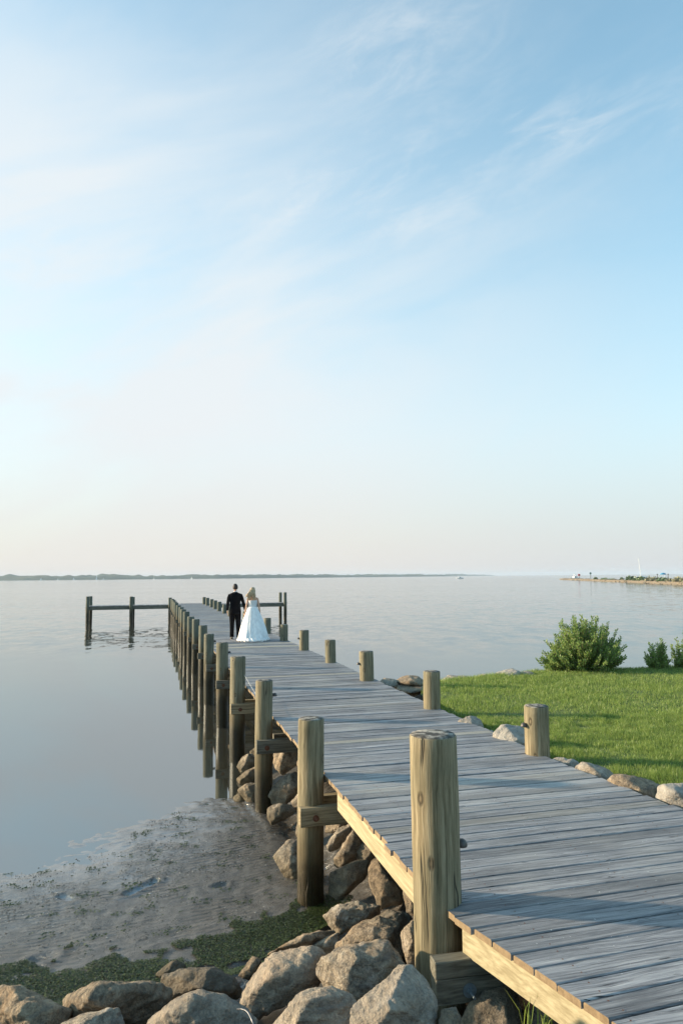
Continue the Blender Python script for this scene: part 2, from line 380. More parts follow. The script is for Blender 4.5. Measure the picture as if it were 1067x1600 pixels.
def leafmat(name, lo, hi, trans=.25):
    def fn(g, I):
        isl = g.node('ShaderNodeNewGeometry', out='Random Per Island'); tc = g.node('ShaderNodeTexCoord', out=3)
        f = g.math('ADD', g.math('MULTIPLY', isl, .6), g.math('MULTIPLY', g.noise(tc, 1.6, 3), .5))
        g.put(I['Base Color'], g.mix(f, lo, hi)); I['Roughness'].default_value = .45
        t = g.n.new('ShaderNodeBsdfTranslucent'); g.put(t.inputs[0], g.mix(f, tuple(c * 1.3 for c in lo), tuple(c * 1.3 for c in hi)))
        m = g.n.new('ShaderNodeMixShader'); m.inputs[0].default_value = trans
        o = [n for n in g.n if n.type == 'OUTPUT_MATERIAL'][0]
        g.l.new(g.p.outputs[0], m.inputs[1]); g.l.new(t.outputs[0], m.inputs[2]); g.l.new(m.outputs[0], o.inputs[0])
    return mat(name, fn)
LEAF = leafmat('shrub_leaf', (.055, .12, .028), (.34, .44, .13), .4)
GRASSM = leafmat('grass_blade', (.06, .125, .02), (.33, .41, .10), .38)
WEEDM = leafmat('seaweed', (.010, .018, .006), (.085, .115, .028), .06)
BARK = flat('bark', (.16, .12, .08), .8)
LAWNSOIL = flat('lawn_soil', (.05, .08, .02), .9)

# ------------------------------------------------------------ pier frame of reference
HEAD = R(15.0); T0, S0 = 2.95, 4.35
U = Vector((-math.sin(HEAD), math.cos(HEAD), 0)); V = Vector((math.cos(HEAD), math.sin(HEAD), 0))
def W(t, s, z=0): return V * t + U * s + Vector((0, 0, z))
def TS(p): return p.x * V.x + p.y * V.y, p.x * U.x + p.y * U.y
TL, TR = 1.62, 4.16
def left_edge(s): return 1.77 if s > 4.25 else 1.77 + (4.25 - s) * .235
def right_edge(s): return 4.32 if s > 7 else 4.32 + (7 - s) * .085

# ------------------------------------------------------------ terrain height
toe = [P(*a, .08) for a in ((-420, 1640), (-150, 1590), (0, 1572), (250, 1545), (390, 1500), (505, 1440), (490, 1400), (432, 1330), (412, 1285), (385, 1250), (385, 1200))]
toe = [(p.x, p.y) for p in toe] + [(-.6, 14.2), (.1, 15.6), (1.0, 16.9), (3, 17.0), (5, 17.4), (7, 18.0), (12, 18.4), (26, 19.5), (60, 22), (60, -30), (-30, -30), (-30, 2)]
TOE = np.array(toe)
def sdf_poly(X, Y, poly):
    d = np.full(X.shape, 1e9); ins = np.zeros(X.shape, bool); n = len(poly)
    for i in range(n):
        ax, ay = poly[i]; bx, by = poly[(i + 1) % n]
        ex, ey = bx - ax, by - ay; t = np.clip(((X - ax) * ex + (Y - ay) * ey) / (ex * ex + ey * ey + 1e-12), 0, 1)
        d = np.minimum(d, np.hypot(X - ax - t * ex, Y - ay - t * ey))
        c = ((ay > Y) != (by > Y)) & (X < ex * (Y - ay) / (ey + (1e-12 if ey == 0 else 0)) + ax); ins ^= c
    return np.where(ins, d, -d)
wl = [P(*a, 0) for a in ((-250, 1395), (0, 1362), (110, 1342), (200, 1303), (250, 1272), (300, 1254), (345, 1246), (392, 1246), (430, 1225))]
WLP = np.array([(-30, wl[0].y - 2.0)] + [(p.x, p.y) for p in wl] + [(1.2, 13.5), (3, 16), (30, 16), (60, 18), (60, -30), (-30, -30)])
def vn(X, Y, sc, sd=0, oc=4):
    out = np.empty(X.shape); f = out.ravel()
    for i, (a, b) in enumerate(zip(X.ravel() * sc, Y.ravel() * sc)): f[i] = noise.fractal(Vector((a, b, sd)), .6, 2.1, oc)
    return out
def height(X, Y, detail=True):
    X = np.asarray(X, float); Y = np.asarray(Y, float)
    dw = sdf_poly(X, Y, WLP); dt = sdf_poly(X, Y, TOE)
    h = np.where(dw > 0, np.minimum(dw * .028, .09), np.maximum(dw * .030, -2.5))
    slope = np.where(Y > 13, .62, .38)
    bank = .06 + dt * slope
    T = X * V.x + Y * V.y; S = X * U.x + Y * U.y
    under = np.clip((T - 1.4) / .3, 0, 1) * np.clip((4.75 - T) / .35, 0, 1)
    cap = 1.2 - under * .42
    h = np.where(dt > 0, np.maximum(h, np.minimum(bank, cap)), h)
    if detail:
        near = (np.abs(X) < 9) & (Y < 16) & (Y > 1)
        nz = np.zeros(X.shape); nz[near] = vn(X[near], Y[near], 1.3, 3) * .014 + vn(X[near], Y[near], 9, 5, 3) * .006
        h = h + nz * np.where(dt > .2, 2.5, 1)
        # hollows left in the mud
        for (x0, y0, x1, y1, w, dd) in HOL:
            ex, ey = x1 - x0, y1 - y0; t = np.clip(((X - x0) * ex + (Y - y0) * ey) / (ex * ex + ey * ey), 0, 1)
            r = np.hypot(X - x0 - t * ex, Y - y0 - t * ey) / w
            h = h - dd * np.exp(-r * r * 1.5) + dd * .5 * np.exp(-(r - 1.6) ** 2 * 5)
    return h
HOL = []
for a, b, w, dd in (((200, 1393), (243, 1373), .05, .03), ((336, 1386), (350, 1382), .05, .02), ((100, 1396), (112, 1402), .05, .02), ((60, 1500), (75, 1496), .07, .02)):
    p, q = P(*a, .06), P(*b, .06); HOL.append((p.x, p.y, q.x, q.y, w, dd))
def hz_at(x, y): return float(height(np.array([x]), np.array([y]), False)[0])
def hit(px, py, up=0):
    d = ray(px, py); t = 2.5
    while t < 60:
        p = CO + d * t
        if p.z <= hz_at(p.x, p.y) + up: return p, t
        t += .03 if t < 12 else .08
    return p, t
def axis(segs):
    out = []
    for a, b, st in segs: out += list(np.arange(a, b, st))
    return np.array(out + [segs[-1][1]])
ax_ = axis(((-9000, -1000, 2000), (-1000, -100, 225), (-100, -24, 9), (-24, -6, 1), (-6, 1.5, .035), (1.5, 5, .15), (5, 20, .5), (20, 100, 10), (100, 1000, 225), (1000, 9000, 2000)))
ay_ = axis(((-600, -60, 180), (-60, 0, 6), (0, 4, .3), (4, 12, .035), (12, 22, .2), (22, 60, 2), (60, 200, 20), (200, 2000, 300), (2000, 10000, 2000)))
X, Y = np.meshgrid(ax_, ay_); Z = height(X, Y)
dt_ = sdf_poly(X, Y, TOE); Z = Z - .16 * np.clip(dt_ / .35, 0, 1) * (dt_ < 20)
idx = np.arange(X.size).reshape(X.shape)
quads = np.stack([idx[:-1, :-1], idx[:-1, 1:], idx[1:, 1:], idx[1:, :-1]], -1).reshape(-1, 4)
tag(from_np('ground', np.stack([X, Y, Z], -1).reshape(-1, 3), quads, GROUNDM, smooth=True), kind='structure')
bm = bmesh.new()
wv = [bm.verts.new(p) for p in ((-9000, -500, 0), (9000, -500, 0), (9000, 10000, 0), (-9000, 10000, 0))]; bm.faces.new(wv)
tag(from_bm('water', bm, WATERM), kind='structure')

# ------------------------------------------------------------ lawn
lp = [P(*a, 1.22) for a in ((686, 1100), (720, 1122), (765, 1146), (830, 1175), (862, 1186), (905, 1197), (960, 1213), (1036, 1229), (1100, 1240))]
lawn_poly = [(p.x, p.y) for p in lp] + [(5.6, 4.6), (5.9, 1), (6, -8), (25, -8), (25, 17.5)]
far = [P(*a, 1.22) for a in ((1067, 1043), (960, 1046), (880, 1048), (830, 1050), (770, 1056), (700, 1063), (672, 1069), (668, 1085))]
lawn_poly += [(p.x, p.y + .15) for p in far]
LP = np.array(lawn_poly)
lx = axis(((1.0, 9, .09), (9, 25, .5))); ly = axis(((-8, 4, .5), (4, 17.8, .09)))
X, Y = np.meshgrid(lx, ly); sd_ = sdf_poly(X, Y, LP)
jit = vn(X, Y, 2.3, 9) * .12
Z = 1.205 + vn(X, Y, .5, 1, 2) * .035 + .012 * (Y - 6) * 0 + np.minimum(0, (sd_ - .15)) * .35
idx = np.arange(X.size).reshape(X.shape)
quads = np.stack([idx[:-1, :-1], idx[:-1, 1:], idx[1:, 1:], idx[1:, :-1]], -1).reshape(-1, 4)
ok = (sd_ + jit)[:-1, :-1].ravel() > -.05
tag(from_np('lawn', np.stack([X, Y, Z + .02], -1).reshape(-1, 3), quads[ok], LAWNSOIL, smooth=True), kind='structure')
def grass_blades(n, x0, x1, y0, y1, hmin, hmax, wid):
    x = rng.uniform(x0, x1, n); y = rng.uniform(y0, y1, n)
    s = sdf_poly(x, y, LP) + rng.normal(0, .04, n); keep = s > -.04
    # only what lies in or near the picture
    keep &= (x < .56 * y + 1.2); x = x[keep]; y = y[keep]; s = s[keep]; m = len(x)
    clump = np.array([noise.noise(Vector((a * 5, b * 5, 2))) for a, b in zip(x, y)]); cl2 = np.array([noise.noise(Vector((a * 1.1, b * 1.6, 7))) for a, b in zip(x, y)])
    h = rng.uniform(hmin, hmax, m) * (1 + .45 * clump + .3 * cl2) * np.where(s < .1, 1.25, 1)
    z = 1.19 + np.minimum(0, s - .15) * .35 + .02
    a = rng.uniform(0, 2 * np.pi, m); lean = rng.uniform(.05, .7, m) * h; la = rng.uniform(0, 6.28, m)
    wx, wy = np.cos(a) * wid / 2, np.sin(a) * wid / 2
    lxx, lyy = np.cos(la) * lean, np.sin(la) * lean
    v = np.empty((m, 3, 3)); v[:, 0] = np.stack([x - wx, y - wy, z], -1); v[:, 1] = np.stack([x + wx, y + wy, z], -1)
    v[:, 2] = np.stack([x + lxx, y + lyy, z + h], -1)
    return v.reshape(-1, 3)
vs = np.concatenate([grass_blades(330000, 1.2, 9.8, 5.5, 17.6, .04, .095, .010), grass_blades(150000, 2, 5.5, 5.5, 11, .04, .09, .007)])
tag(from_np('grass', vs, np.arange(len(vs)).reshape(-1, 3), GRASSM), 'short bright green lawn grass beside the boardwalk', 'grass', kind='stuff')

# ------------------------------------------------------------ pier
pier = empty('wooden_pier', W(T0, S0, 0), HEAD, label='long weathered grey wooden pier running from the shore out to a T-shaped end', cat='pier')
def Lc(t, s, z): return Vector((t - T0, s - S0, z))
bm = bmesh.new(); fresh = bm.faces.layers.float.new('fresh')
fr_s = []
for (px, py) in ((480, 1003), (470, 1009), (560, 1052), (640, 1152), (420, 985), (380, 966)):
    fr_s.append((TS(P(px, py, DECK))[1], .9 if py in (1003, 1009) else (.5 if py != 1152 else .35)))
bw, gap = .146, .008; s = .6; i = 0
END = 58.8
rb = random.Random(3)
while s < END:
    w = bw
    fr = max([f for q, f in fr_s if abs(q - s - .07) < .075] + [0])
    if rb.random() < .04: fr = max(fr, rb.uniform(.1, .2))
    n = 10 if s < 14 else 3
    l0, r0 = left_edge(s) + rb.uniform(-.008, .008) + (rb.uniform(-.013, .013) if rb.random() < .2 else 0), right_edge(s) + rb.uniform(-.02, .02)
    dl = left_edge(s + w) - left_edge(s)
    skew = rb.uniform(-.003, .003); dz = rb.uniform(-.003, .003); bow = rb.uniform(-.004, .005)
    ph = rb.uniform(0, 9)
    prof = [(0, -.038), (w, -.038), (w, -.006), (w - .006, 0), (.006, 0), (0, -.006)]
    rings = []
    for j in range(n + 1):
        t = l0 + (r0 - l0) * j / n; e = .0016 * math.sin(t * 5 + ph) if n > 3 else 0
        fan = max(0, 4.3 - s) * (t - 3) * .03
        rings.append([Lc(t + (dl * (1 - j / n) * (a / w)), s + fan + a + (e + skew if a > w / 2 else -e) * 1, DECK + b + dz + bow * math.sin(math.pi * j / n)) for a, b in prof])
    nf = len(bm.faces); ring_loft(bm, rings)
    bm.faces.ensure_lookup_table()
    for f in bm.faces[nf:]: f[fresh] = fr
    if s < 22:
        for tn in (2.145, 3.075, 3.975):
            for an in (.035, w - .035):
                c_ = Lc(tn + rb.uniform(-.012, .012), s + max(0, 4.3 - s) * (tn - 3) * .03 + an + rb.uniform(-.006, .006), DECK + dz + .0012)
                vv = [bm.verts.new(c_ + Vector((.0055 * math.cos(q * 1.0472), .0055 * math.sin(q * 1.0472), .0012 + bow))) for q in range(6)]
                f = bm.faces.new(vv); f.material_index = 1
    s += w + gap; i += 1
    if rb.random() < .15: s += rb.uniform(0, .005)
bmesh.ops.recalc_face_normals(bm, faces=bm.faces)
dk = from_bm('decking', bm, DECKM, pier); dk.data.materials.append(RUST); tag(dk, 'weathered blue-grey planks laid across the pier')
# cross arms at the end: narrow catwalks
ARM_S0, ARM_S1 = 56.6, 57.9
for (a, b) in ((-4.5, 1.72), (4.36, 10.6)):
    bm = bmesh.new(); bm.faces.layers.float.new('fresh')
    t = a
    while t < b:
        add_box(bm, Lc(t, ARM_S0, DECK - .04), Lc(t + .14, ARM_S1, DECK - .001 + rb.uniform(-.003, .003)), bevel=.004); t += .147
    bmesh.ops.recalc_face_normals(bm, faces=bm.faces)
    from_bm('arm_decking', bm, DECKM, pier)
def beam(name, lo, hi, m, bev=.004):
    bm = bmesh.new(); add_box(bm, lo, hi, bevel=bev); return from_bm(name, bm, m, pier)
for (a, b) in ((-4.5, 1.72), (4.36, 10.6)):
    for ss in (ARM_S0 + .02, ARM_S1 - .08):
        beam('arm_beam', Lc(a, ss, DECK - .30), Lc(b, ss + .06, DECK - .043), BEAMO)
# stringers
for t in (2.12, 3.05, 3.95):
    beam('stringer', Lc(t, 2.0 if t > 2.5 else 4.5, DECK - .27), Lc(t + .05, END - .1, DECK - .041), JOIST)
beam('stringer', Lc(1.795, 4.62, DECK - .235), Lc(1.835, 6.95, DECK - .041), PINE)['label'] = 'pale new pine stringer flush with the pier edge'
bm = bmesh.new()
pa, pb = (1.77 + (4.25 - 4.12) * .235, 4.12), (left_edge(.8), .8)
rg = []
for (t, s) in (pa, pb): rg.append([Lc(t + .02, s, DECK - .041), Lc(t + .06, s, DECK - .041), Lc(t + .06, s, DECK - .20), Lc(t + .02, s, DECK - .20)])
ring_loft(bm, rg); bmesh.ops.recalc_face_normals(bm, faces=bm.faces)
tag(from_bm('stringer', bm, PINE, pier), 'pale yellow pine stringer under the nearest deck edge')

# posts
def post_mesh(h_top, z_bot, r, seed, lean=(0, 0), far_shade=0, bumps=1.0):
    rp = random.Random(seed); n = 36; bm = bmesh.new(); lay = bm.verts.layers.float.new('far_shade')
    zs = [z_bot + (h_top - z_bot) * i / 26 for i in range(27)]
    zs = zs[:-1] + [h_top - .012, h_top]
    rings = []; ph = rp.uniform(0, 50)
    flatA = rp.uniform(0, 6.28)
    for z in zs:
        rr = r * (1 + .035 * (h_top - z) / 3)
        if z == h_top: rr -= .010
        f = lambda a: 1 + bumps * (.028 * noise.noise(Vector((math.cos(a) * 1.3 + ph, math.sin(a) * 1.3, z * .9))) + .012 * noise.noise(Vector((math.cos(a) * 5 + ph, math.sin(a) * 5, z * 4)))) - .05 * max(0, math.cos(a - flatA) - .9) * 8
        cx = lean[0] * (z - z_bot) + .012 * noise.noise(Vector((ph, 1, z * .6))); cy = lean[1] * (z - z_bot)
        rings.append(ellipse((cx, cy, z), rr, rr, n, f))
    inner = ellipse((lean[0] * (h_top - z_bot), lean[1] * (h_top - z_bot), h_top + .004), r * .5, r * .5, n)
    rings.append(inner)
    ring_loft(bm, rings)
    for v in bm.verts: v[lay] = far_shade
    return bm
def add_lamp(parent, loc, dirx):
    bm = bmesh.new()
    # small half-dome hood with a back plate, screwed to the pile
    rings = [ellipse((0, 0, z), r, r, 14) for z, r in ((-.020, .034), (-.012, .036), (0, .034), (.016, .026), (.026, .012))]
    ring_loft(bm, rings); 
    vs = add_box(bm, (-.012, -.026, -.035), (.0, .026, .03))
    for v in vs: v.co.x -= .03
    for v in bm.verts: v.co = Vector((v.co.x * dirx, v.co.y, v.co.z)) + Vector(loc)
    bmesh.ops.recalc_face_normals(bm, faces=bm.faces)
    return from_bm('dock_light', bm, BRASS, parent, True)
def bolt(parent, loc, m, r=.035, rod=.05):
    bm = bmesh.new(); y = loc[1]
    def cyl(y0, y1, rr, n=16): ring_loft(bm, [[(loc[0] + rr * math.cos(2 * math.pi * i / n), yy, loc[2] + rr * math.sin(2 * math.pi * i / n)) for i in range(n)] for yy in (y0, y1)])
    cyl(y, y - .007, r); cyl(y - .007, y - .028, r * .5, 6); cyl(y - .028, y - .028 - rod, r * .22)
    bmesh.ops.recalc_face_normals(bm, faces=bm.faces)
    return from_bm('bolt', bm, m, parent)
SP = 3.075
def put_post(t, s, top, seed, lean=(0, 0), r=.132, far_shade=0, zb=None, lamp=0):
    p = W(t, s); zb = zb if zb is not None else min(-.4, hz_at(p.x, p.y) - .35)
    bm = post_mesh(top, zb, r, seed, lean, far_shade)
    o = from_bm('piling', bm, POSTM, pier, True); o.location = Lc(t, s, 0); o['knot_shift'] = 0.0 if seed == 101 else random.Random(seed * 7).uniform(-.5, .9)
    if lamp: add_lamp(o, (lamp * (r + .026) + lean[0] * (1.65 - zb), lean[1] * 2, 1.655), lamp)
    return o
k = 0
rp = random.Random(11)
near = put_post(1.785, S0 + .03, DECK + 1.015, 101, (-.012, 0), .149, 0, .45, 1); near['label'] = 'tallest nearest piling, tan wood with knots and two drilled holes'
# near-black plugs standing in for the shade inside two drilled holes
HOLEM = flat('hole_dark', (.008, .006, .004), 1)
for (zz_, rr_) in ((1.03, .017), (.925, .020)):
    bmh = bmesh.new(); a = R(214); cx, cy = .1475 * math.cos(a), .1475 * math.sin(a)
    nn = Vector((math.cos(a), math.sin(a), 0)); tt = Vector((-math.sin(a), math.cos(a), 0))
    ring_loft(bmh, [[Vector((cx, cy, zz_)) + nn * d + (tt * math.cos(2 * math.pi * i / 14) + Vector((0, 0, 1.3)) * math.sin(2 * math.pi * i / 14)) * rr_ for i in range(14)] for d in (.004, -.02)])
    bmesh.ops.recalc_face_normals(bmh, faces=bmh.faces); from_bm('hole_plug', bmh, HOLEM, near)
for k in range(1, 18):
    s = S0 + SP * k - (.05 if k == 1 else 0)
    if k == 17: s = 56.4
    put_post(TL + rp.uniform(-.03, .03), s + rp.uniform(-.06, .06), DECK + .54 + (.03 if k == 1 else rp.uniform(-.035, .035)), k, (rp.uniform(-.008, .008), rp.uniform(-.006, .006)), .132 + rp.uniform(-.008, .008), min(1, k * .16 - .1), lamp=1 if k in (2, 4, 5, 8) else 0)
for k in range(1, 18):
    s = S0 + SP * k + .03
    if k == 17: s = 56.4
    put_post(TR + {1: .13, 2: .05}.get(k, rp.uniform(-.03, .03)), s + rp.uniform(-.06, .06), DECK + .535 + rp.uniform(-.03, .03), 40 + k, (rp.uniform(-.008, .008), 0), .130 + rp.uniform(-.006, .008), min(1, k * .12 - .1), lamp=-1 if k in (1, 3, 5) else 0)
put_post(4.75, S0 + .05, DECK + .53, 77, lamp=-1)
for t in (-4.35, -1.25, 10.45):
    for ss, tt in ((ARM_S0 - .12, 0), (ARM_S1 + .14, .1 if t < 0 else -.1)):
        put_post(t + tt, ss, DECK + rp.uniform(.52, .72) + (.15 if t > 5 else 0), 90 + int(ss * 3 + t), (0, 0), .125, .9)
# cross beams bolted to each pair of pilings, one on either face
for k in range(1, 19):
    s = S0 + SP * k; s = 56.4 if k == 17 else s
    if k == 18: break
    m = BEAM if k in (1, 3) else BEAMO
    for sg in (-1, 1):
        y0 = s + sg * (.132 + .045) - .045
        c = beam('cross_beam', Lc(1.47 + .012 * (k % 3) + (.3 if sg > 0 else 0), y0, .875), Lc(4.34, y0 + .09, 1.058), m, .004)
        if sg < 0:
            for t_ in (TL + .02,):
                bolt(c, Lc(t_, y0, .955), RUST if k != 1 else RUST, .034 if k > 1 else .032, .035 if k == 1 else .02)
            if k in (1, 3):
                pass
# near cap: two stacked timbers, square to the near run of the deck
cap_m = Matrix.Translation(Lc(1.655, 4.10, .05)) @ Matrix.Rotation(R(-4), 4, 'Z')
bm = bmesh.new(); add_box(bm, (-.03, -.05, .845), (2.9, .045, .985), cap_m, .004); c1 = from_bm('cross_beam', bm, BEAMO, pier); c1['label'] = 'thick lower cap timber bolted to the nearest piling'
bm = bmesh.new(); add_box(bm, (-.035, -.052, .989), (2.9, .045, 1.085), cap_m, .005); from_bm('cross_beam', bm, BEAMO, pier)
bo = bolt(c1, (0, 0, 0), GALV, .040, .055); bo.matrix_local = cap_m @ Matrix.Translation((.17, -.051, .915))
put = None

# thin line strung along the left pilings
bm = bmesh.new(); a, b = Lc(TL + .1, S0 + SP * 3, 1.58), Lc(TL + .1, S0 + SP * 2, 1.40)
tube(bm, [a.lerp(b, i / 8) + Vector((0, 0, -.04 * math.sin(math.pi * i / 8))) for i in range(9)], .0022, 5)
tag(from_bm('string', bm, flat('cord', (.7, .7, .68), .6)), 'thin slack white string tied between two left pilings', 'string').matrix_world = pier.matrix_world if False else Matrix.Translation(W(T0, S0)) @ Matrix.Rotation(HEAD, 4, 'Z')

# ------------------------------------------------------------ rocks
def rock(poly, label, up=.0, tilt=.55, thick=.75, dark=0, pale=0, res=30, group=None, dist=None, seed=None, facets=12, grow=1.13):
    mx, my = sum(p[0] for p in poly) / len(poly), sum(p[1] for p in poly) / len(poly)
    pts = [Vector((mx + (a - mx) * grow, my + (b - my) * grow)) for a, b in poly]; n = len(pts)
    x0, x1 = min(p.x for p in pts), max(p.x for p in pts); y0, y1 = min(p.y for p in pts), max(p.y for p in pts)
    cx, cy = (x0 + x1) / 2, (y0 + y1) / 2
    if dist is None: _, dist = hit(cx, y0 * .25 + y1 * .75, up + .12 * 0)
    rr = random.Random(seed if seed is not None else int(cx * 7 + cy * 3))
    def q(px, py): return D(px, py, dist * (1 + tilt * (cy - py) / F_PX))
    O = [q(*p) for p in pts]; c = sum(O, Vector()) / n
    wid = (x1 - x0) / F_PX * dist; hei = (y1 - y0) / F_PX * dist; size = max(wid, hei)
    T = thick * math.sqrt(wid * hei) * .5 + (.25 * wid if wid > 2.2 * hei else 0)
    nrm = (q(cx, cy) - q(cx + 10, cy)).cross(q(cx, cy) - q(cx, cy + 10)).normalized()
    if nrm.dot(CO - c) < 0: nrm = -nrm
    Vs = list(O)
    offx, offy = rr.uniform(-.12, .12), rr.uniform(-.1, .1)
    k0 = rr.randrange(3)
    for p in O[k0::2]: Vs.append(c + (p - c) * rr.uniform(.45, .92) + nrm * T * rr.uniform(.30, .80))
    for p in O[k0::4]: Vs.append(c + (p - c) * rr.uniform(.10, .50) + nrm * T * rr.uniform(.80, 1.15))
    for p in O: Vs.append(c + (p - c) * rr.uniform(.7, .9) - nrm * T * rr.uniform(.55, .9))
    for p in O[::3]: Vs.append(c + (p - c) * .4 - nrm * T * 1.15)
    bm = bmesh.new(); vv = [bm.verts.new(v - c) for v in Vs]
    r = bmesh.ops.convex_hull(bm, input=vv)
    bmesh.ops.delete(bm, geom=[v for v in bm.verts if not v.link_faces], context='VERTS')
    for _ in range(facets):      # split faces, as on quarried stone
        nn = Vector((rr.gauss(0, 1), rr.gauss(0, 1), rr.gauss(0, 1))).normalized(); nn = (nn * 1.0 + nrm * rr.uniform(.3, .9)).normalized()
        ext = max(v.co.dot(nn) for v in bm.verts); 
        bmesh.ops.bisect_plane(bm, geom=bm.verts[:] + bm.edges[:] + bm.faces[:], plane_co=nn * ext * rr.uniform(.76, .96), plane_no=nn, clear_outer=True)
        bmesh.ops.convex_hull(bm, input=bm.verts[:]); bmesh.ops.delete(bm, geom=[v for v in bm.verts if not v.link_faces], context='VERTS')
    bmesh.ops.recalc_face_normals(bm, faces=bm.faces)
    me = bpy.data.meshes.new('rock'); bm.to_mesh(me); bm.free()
    o = bpy.data.objects.new('rock', me); C.objects.link(o)
    md = o.modifiers.new('r', 'REMESH'); md.mode = 'VOXEL'; md.voxel_size = max(size / res, .008)
    sm = o.modifiers.new('s', 'SMOOTH'); sm.iterations = 1; sm.factor = .25
    me2 = evaluated(o); bpy.data.objects.remove(o)
    ph = Vector((rr.uniform(0, 99), rr.uniform(0, 99), rr.uniform(0, 99)))
    cn = len(me2.vertices); co = np.empty(cn * 3, np.float32); me2.vertices.foreach_get('co', co); co = co.reshape(-1, 3)
    no = np.empty(cn * 3, np.float32); me2.vertices.foreach_get('normal', no); no = no.reshape(-1, 3)
    band = Vector((rr.uniform(-1, 1), rr.uniform(-1, 1), rr.uniform(.6, 2))).normalized()
    for i in range(cn):
        p = Vector(co[i]) / size
        a = noise.noise(p * 2.2 + ph) * .018
        v = noise.voronoi(p * 3.1 + ph * .5)[0]; a += (min(v[1] - v[0], .30) - .2) * .03       # cleft facets
        st = noise.noise(Vector((p.dot(band) * 16, p.x * 1.5, p.y * 1.5)) + ph); a += (abs(st) - .2) * .022  # bedding
        a += noise.fractal(p * 8 + ph, .8, 2.2, 4) * .016
        co[i] += no[i] * (a * size)
    me2.vertices.foreach_set('co', co.ravel()); me2.update()
    me2.name = 'rock'
    for i in range(len(me2.materials)): pass
    me2.materials.clear(); me2.materials.append(ROCKM)
    o = link('rock', me2, None, None, True); o.location = c
    tag(o, label, 'rock', group or 'riprap rocks along the shore')
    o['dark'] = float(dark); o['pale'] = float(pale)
    return o
NEAR = [
 ([(368,1557),(378,1534),(412,1501),(452,1483),(504,1482),(511,1491),(498,1501),(496,1521),(507,1537),(481,1544),(448,1557),(429,1573),(399,1590),(373,1567)], 'broad flat sandy boulder sloping down left, between the seaweed and the central boulder', dict(pale=.3, thick=.55)),
 ([(412,1498),(458,1472),(494,1457),(517,1455),(524,1465),(504,1484),(452,1487),(429,1495)], 'low brown slab edging the seaweed behind the broad sandy boulder', dict(dark=.25)),
 ([(484,1480),(498,1470),(527,1457),(532,1478),(524,1492),(508,1490)], 'small knobbly stone wedged between the brown slab and the rounded tan boulder', {}),
 ([(525,1484),(527,1459),(560,1444),(593,1434),(619,1442),(625,1455),(634,1475),(632,1500),(612,1490),(593,1482),(573,1485),(547,1486)], 'rounded tan boulder directly behind the central ridged boulder', dict(thick=.9)),
 ([(505,1430),(530,1415),(547,1408),(553,1412),(589,1416),(595,1426),(565,1444),(527,1457),(514,1448)], 'wedge shaped grey rock at the tip of the seaweed patch', {}),
 ([(496,1511),(507,1496),(534,1483),(573,1477),(593,1472),(612,1478),(640,1511),(625,1530),(590,1552),(566,1565),(555,1571),(540,1558),(511,1544),(498,1528)], 'large ridged brown and grey boulder at the centre of the foreground pile', dict(thick=.8, res=64)),
 ([(553,1590),(560,1567),(580,1550),(609,1524),(622,1513),(642,1516),(662,1531),(678,1564),(685,1580),(683,1625),(560,1630)], 'large blue-grey boulder just left of the bolted cap beam', dict(pale=.25, thick=.7, res=64)),
 ([(425,1590),(448,1564),(481,1549),(514,1544),(543,1557),(557,1573),(555,1625),(425,1630)], 'grey domed boulder at the bottom edge below the central boulder', dict(pale=.2, res=60)),
 ([(627,1459),(642,1436),(656,1440),(660,1480),(656,1515),(639,1510),(632,1488)], 'narrow brown rock standing against the foot of the tall nearest piling', dict(dark=.3)),
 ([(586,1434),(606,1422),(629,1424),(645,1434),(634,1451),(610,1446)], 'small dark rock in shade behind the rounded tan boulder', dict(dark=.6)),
 ([(374,1523),(394,1494),(412,1500),(390,1530)], 'small pale stone at the left tip of the broad flat sandy boulder', {}),
 ([(-30,1548),(0,1550),(36,1543),(59,1558),(85,1575),(106,1580),(98,1597),(85,1630),(-30,1630)], 'lumpy mottled boulder in the bottom left corner', dict(dark=.2, res=60)),
 ([(107,1558),(113,1550),(157,1539),(230,1537),(259,1543),(261,1552),(253,1575),(236,1592),(197,1604),(131,1606),(112,1595)], 'long dark brown block lying along the lower edge of the seaweed', dict(dark=.55, thick=.8, res=64)),
 ([(92,1604),(131,1584),(187,1575),(197,1588),(198,1630),(92,1630)], 'smooth pale stone in front of the long dark brown block', {}),
 ([(233,1591),(243,1581),(262,1573),(270,1561),(311,1548),(345,1556),(368,1570),(392,1590),(397,1630),(233,1630)], 'pale creased boulder at the bottom edge with a bent metal rod on it', dict(pale=.3, res=64)),
 ([(251,1531),(288,1516),(335,1514),(355,1525),(372,1540),(368,1556),(345,1562),(310,1556),(262,1560)], 'low dark wet rock behind the pale creased boulder', dict(dark=.8)),
 ([(241,1530),(250,1516),(273,1499),(285,1504),(292,1516),(262,1532)], 'small dark pointed stone sitting at the seaweed edge', dict(dark=.7)),
]
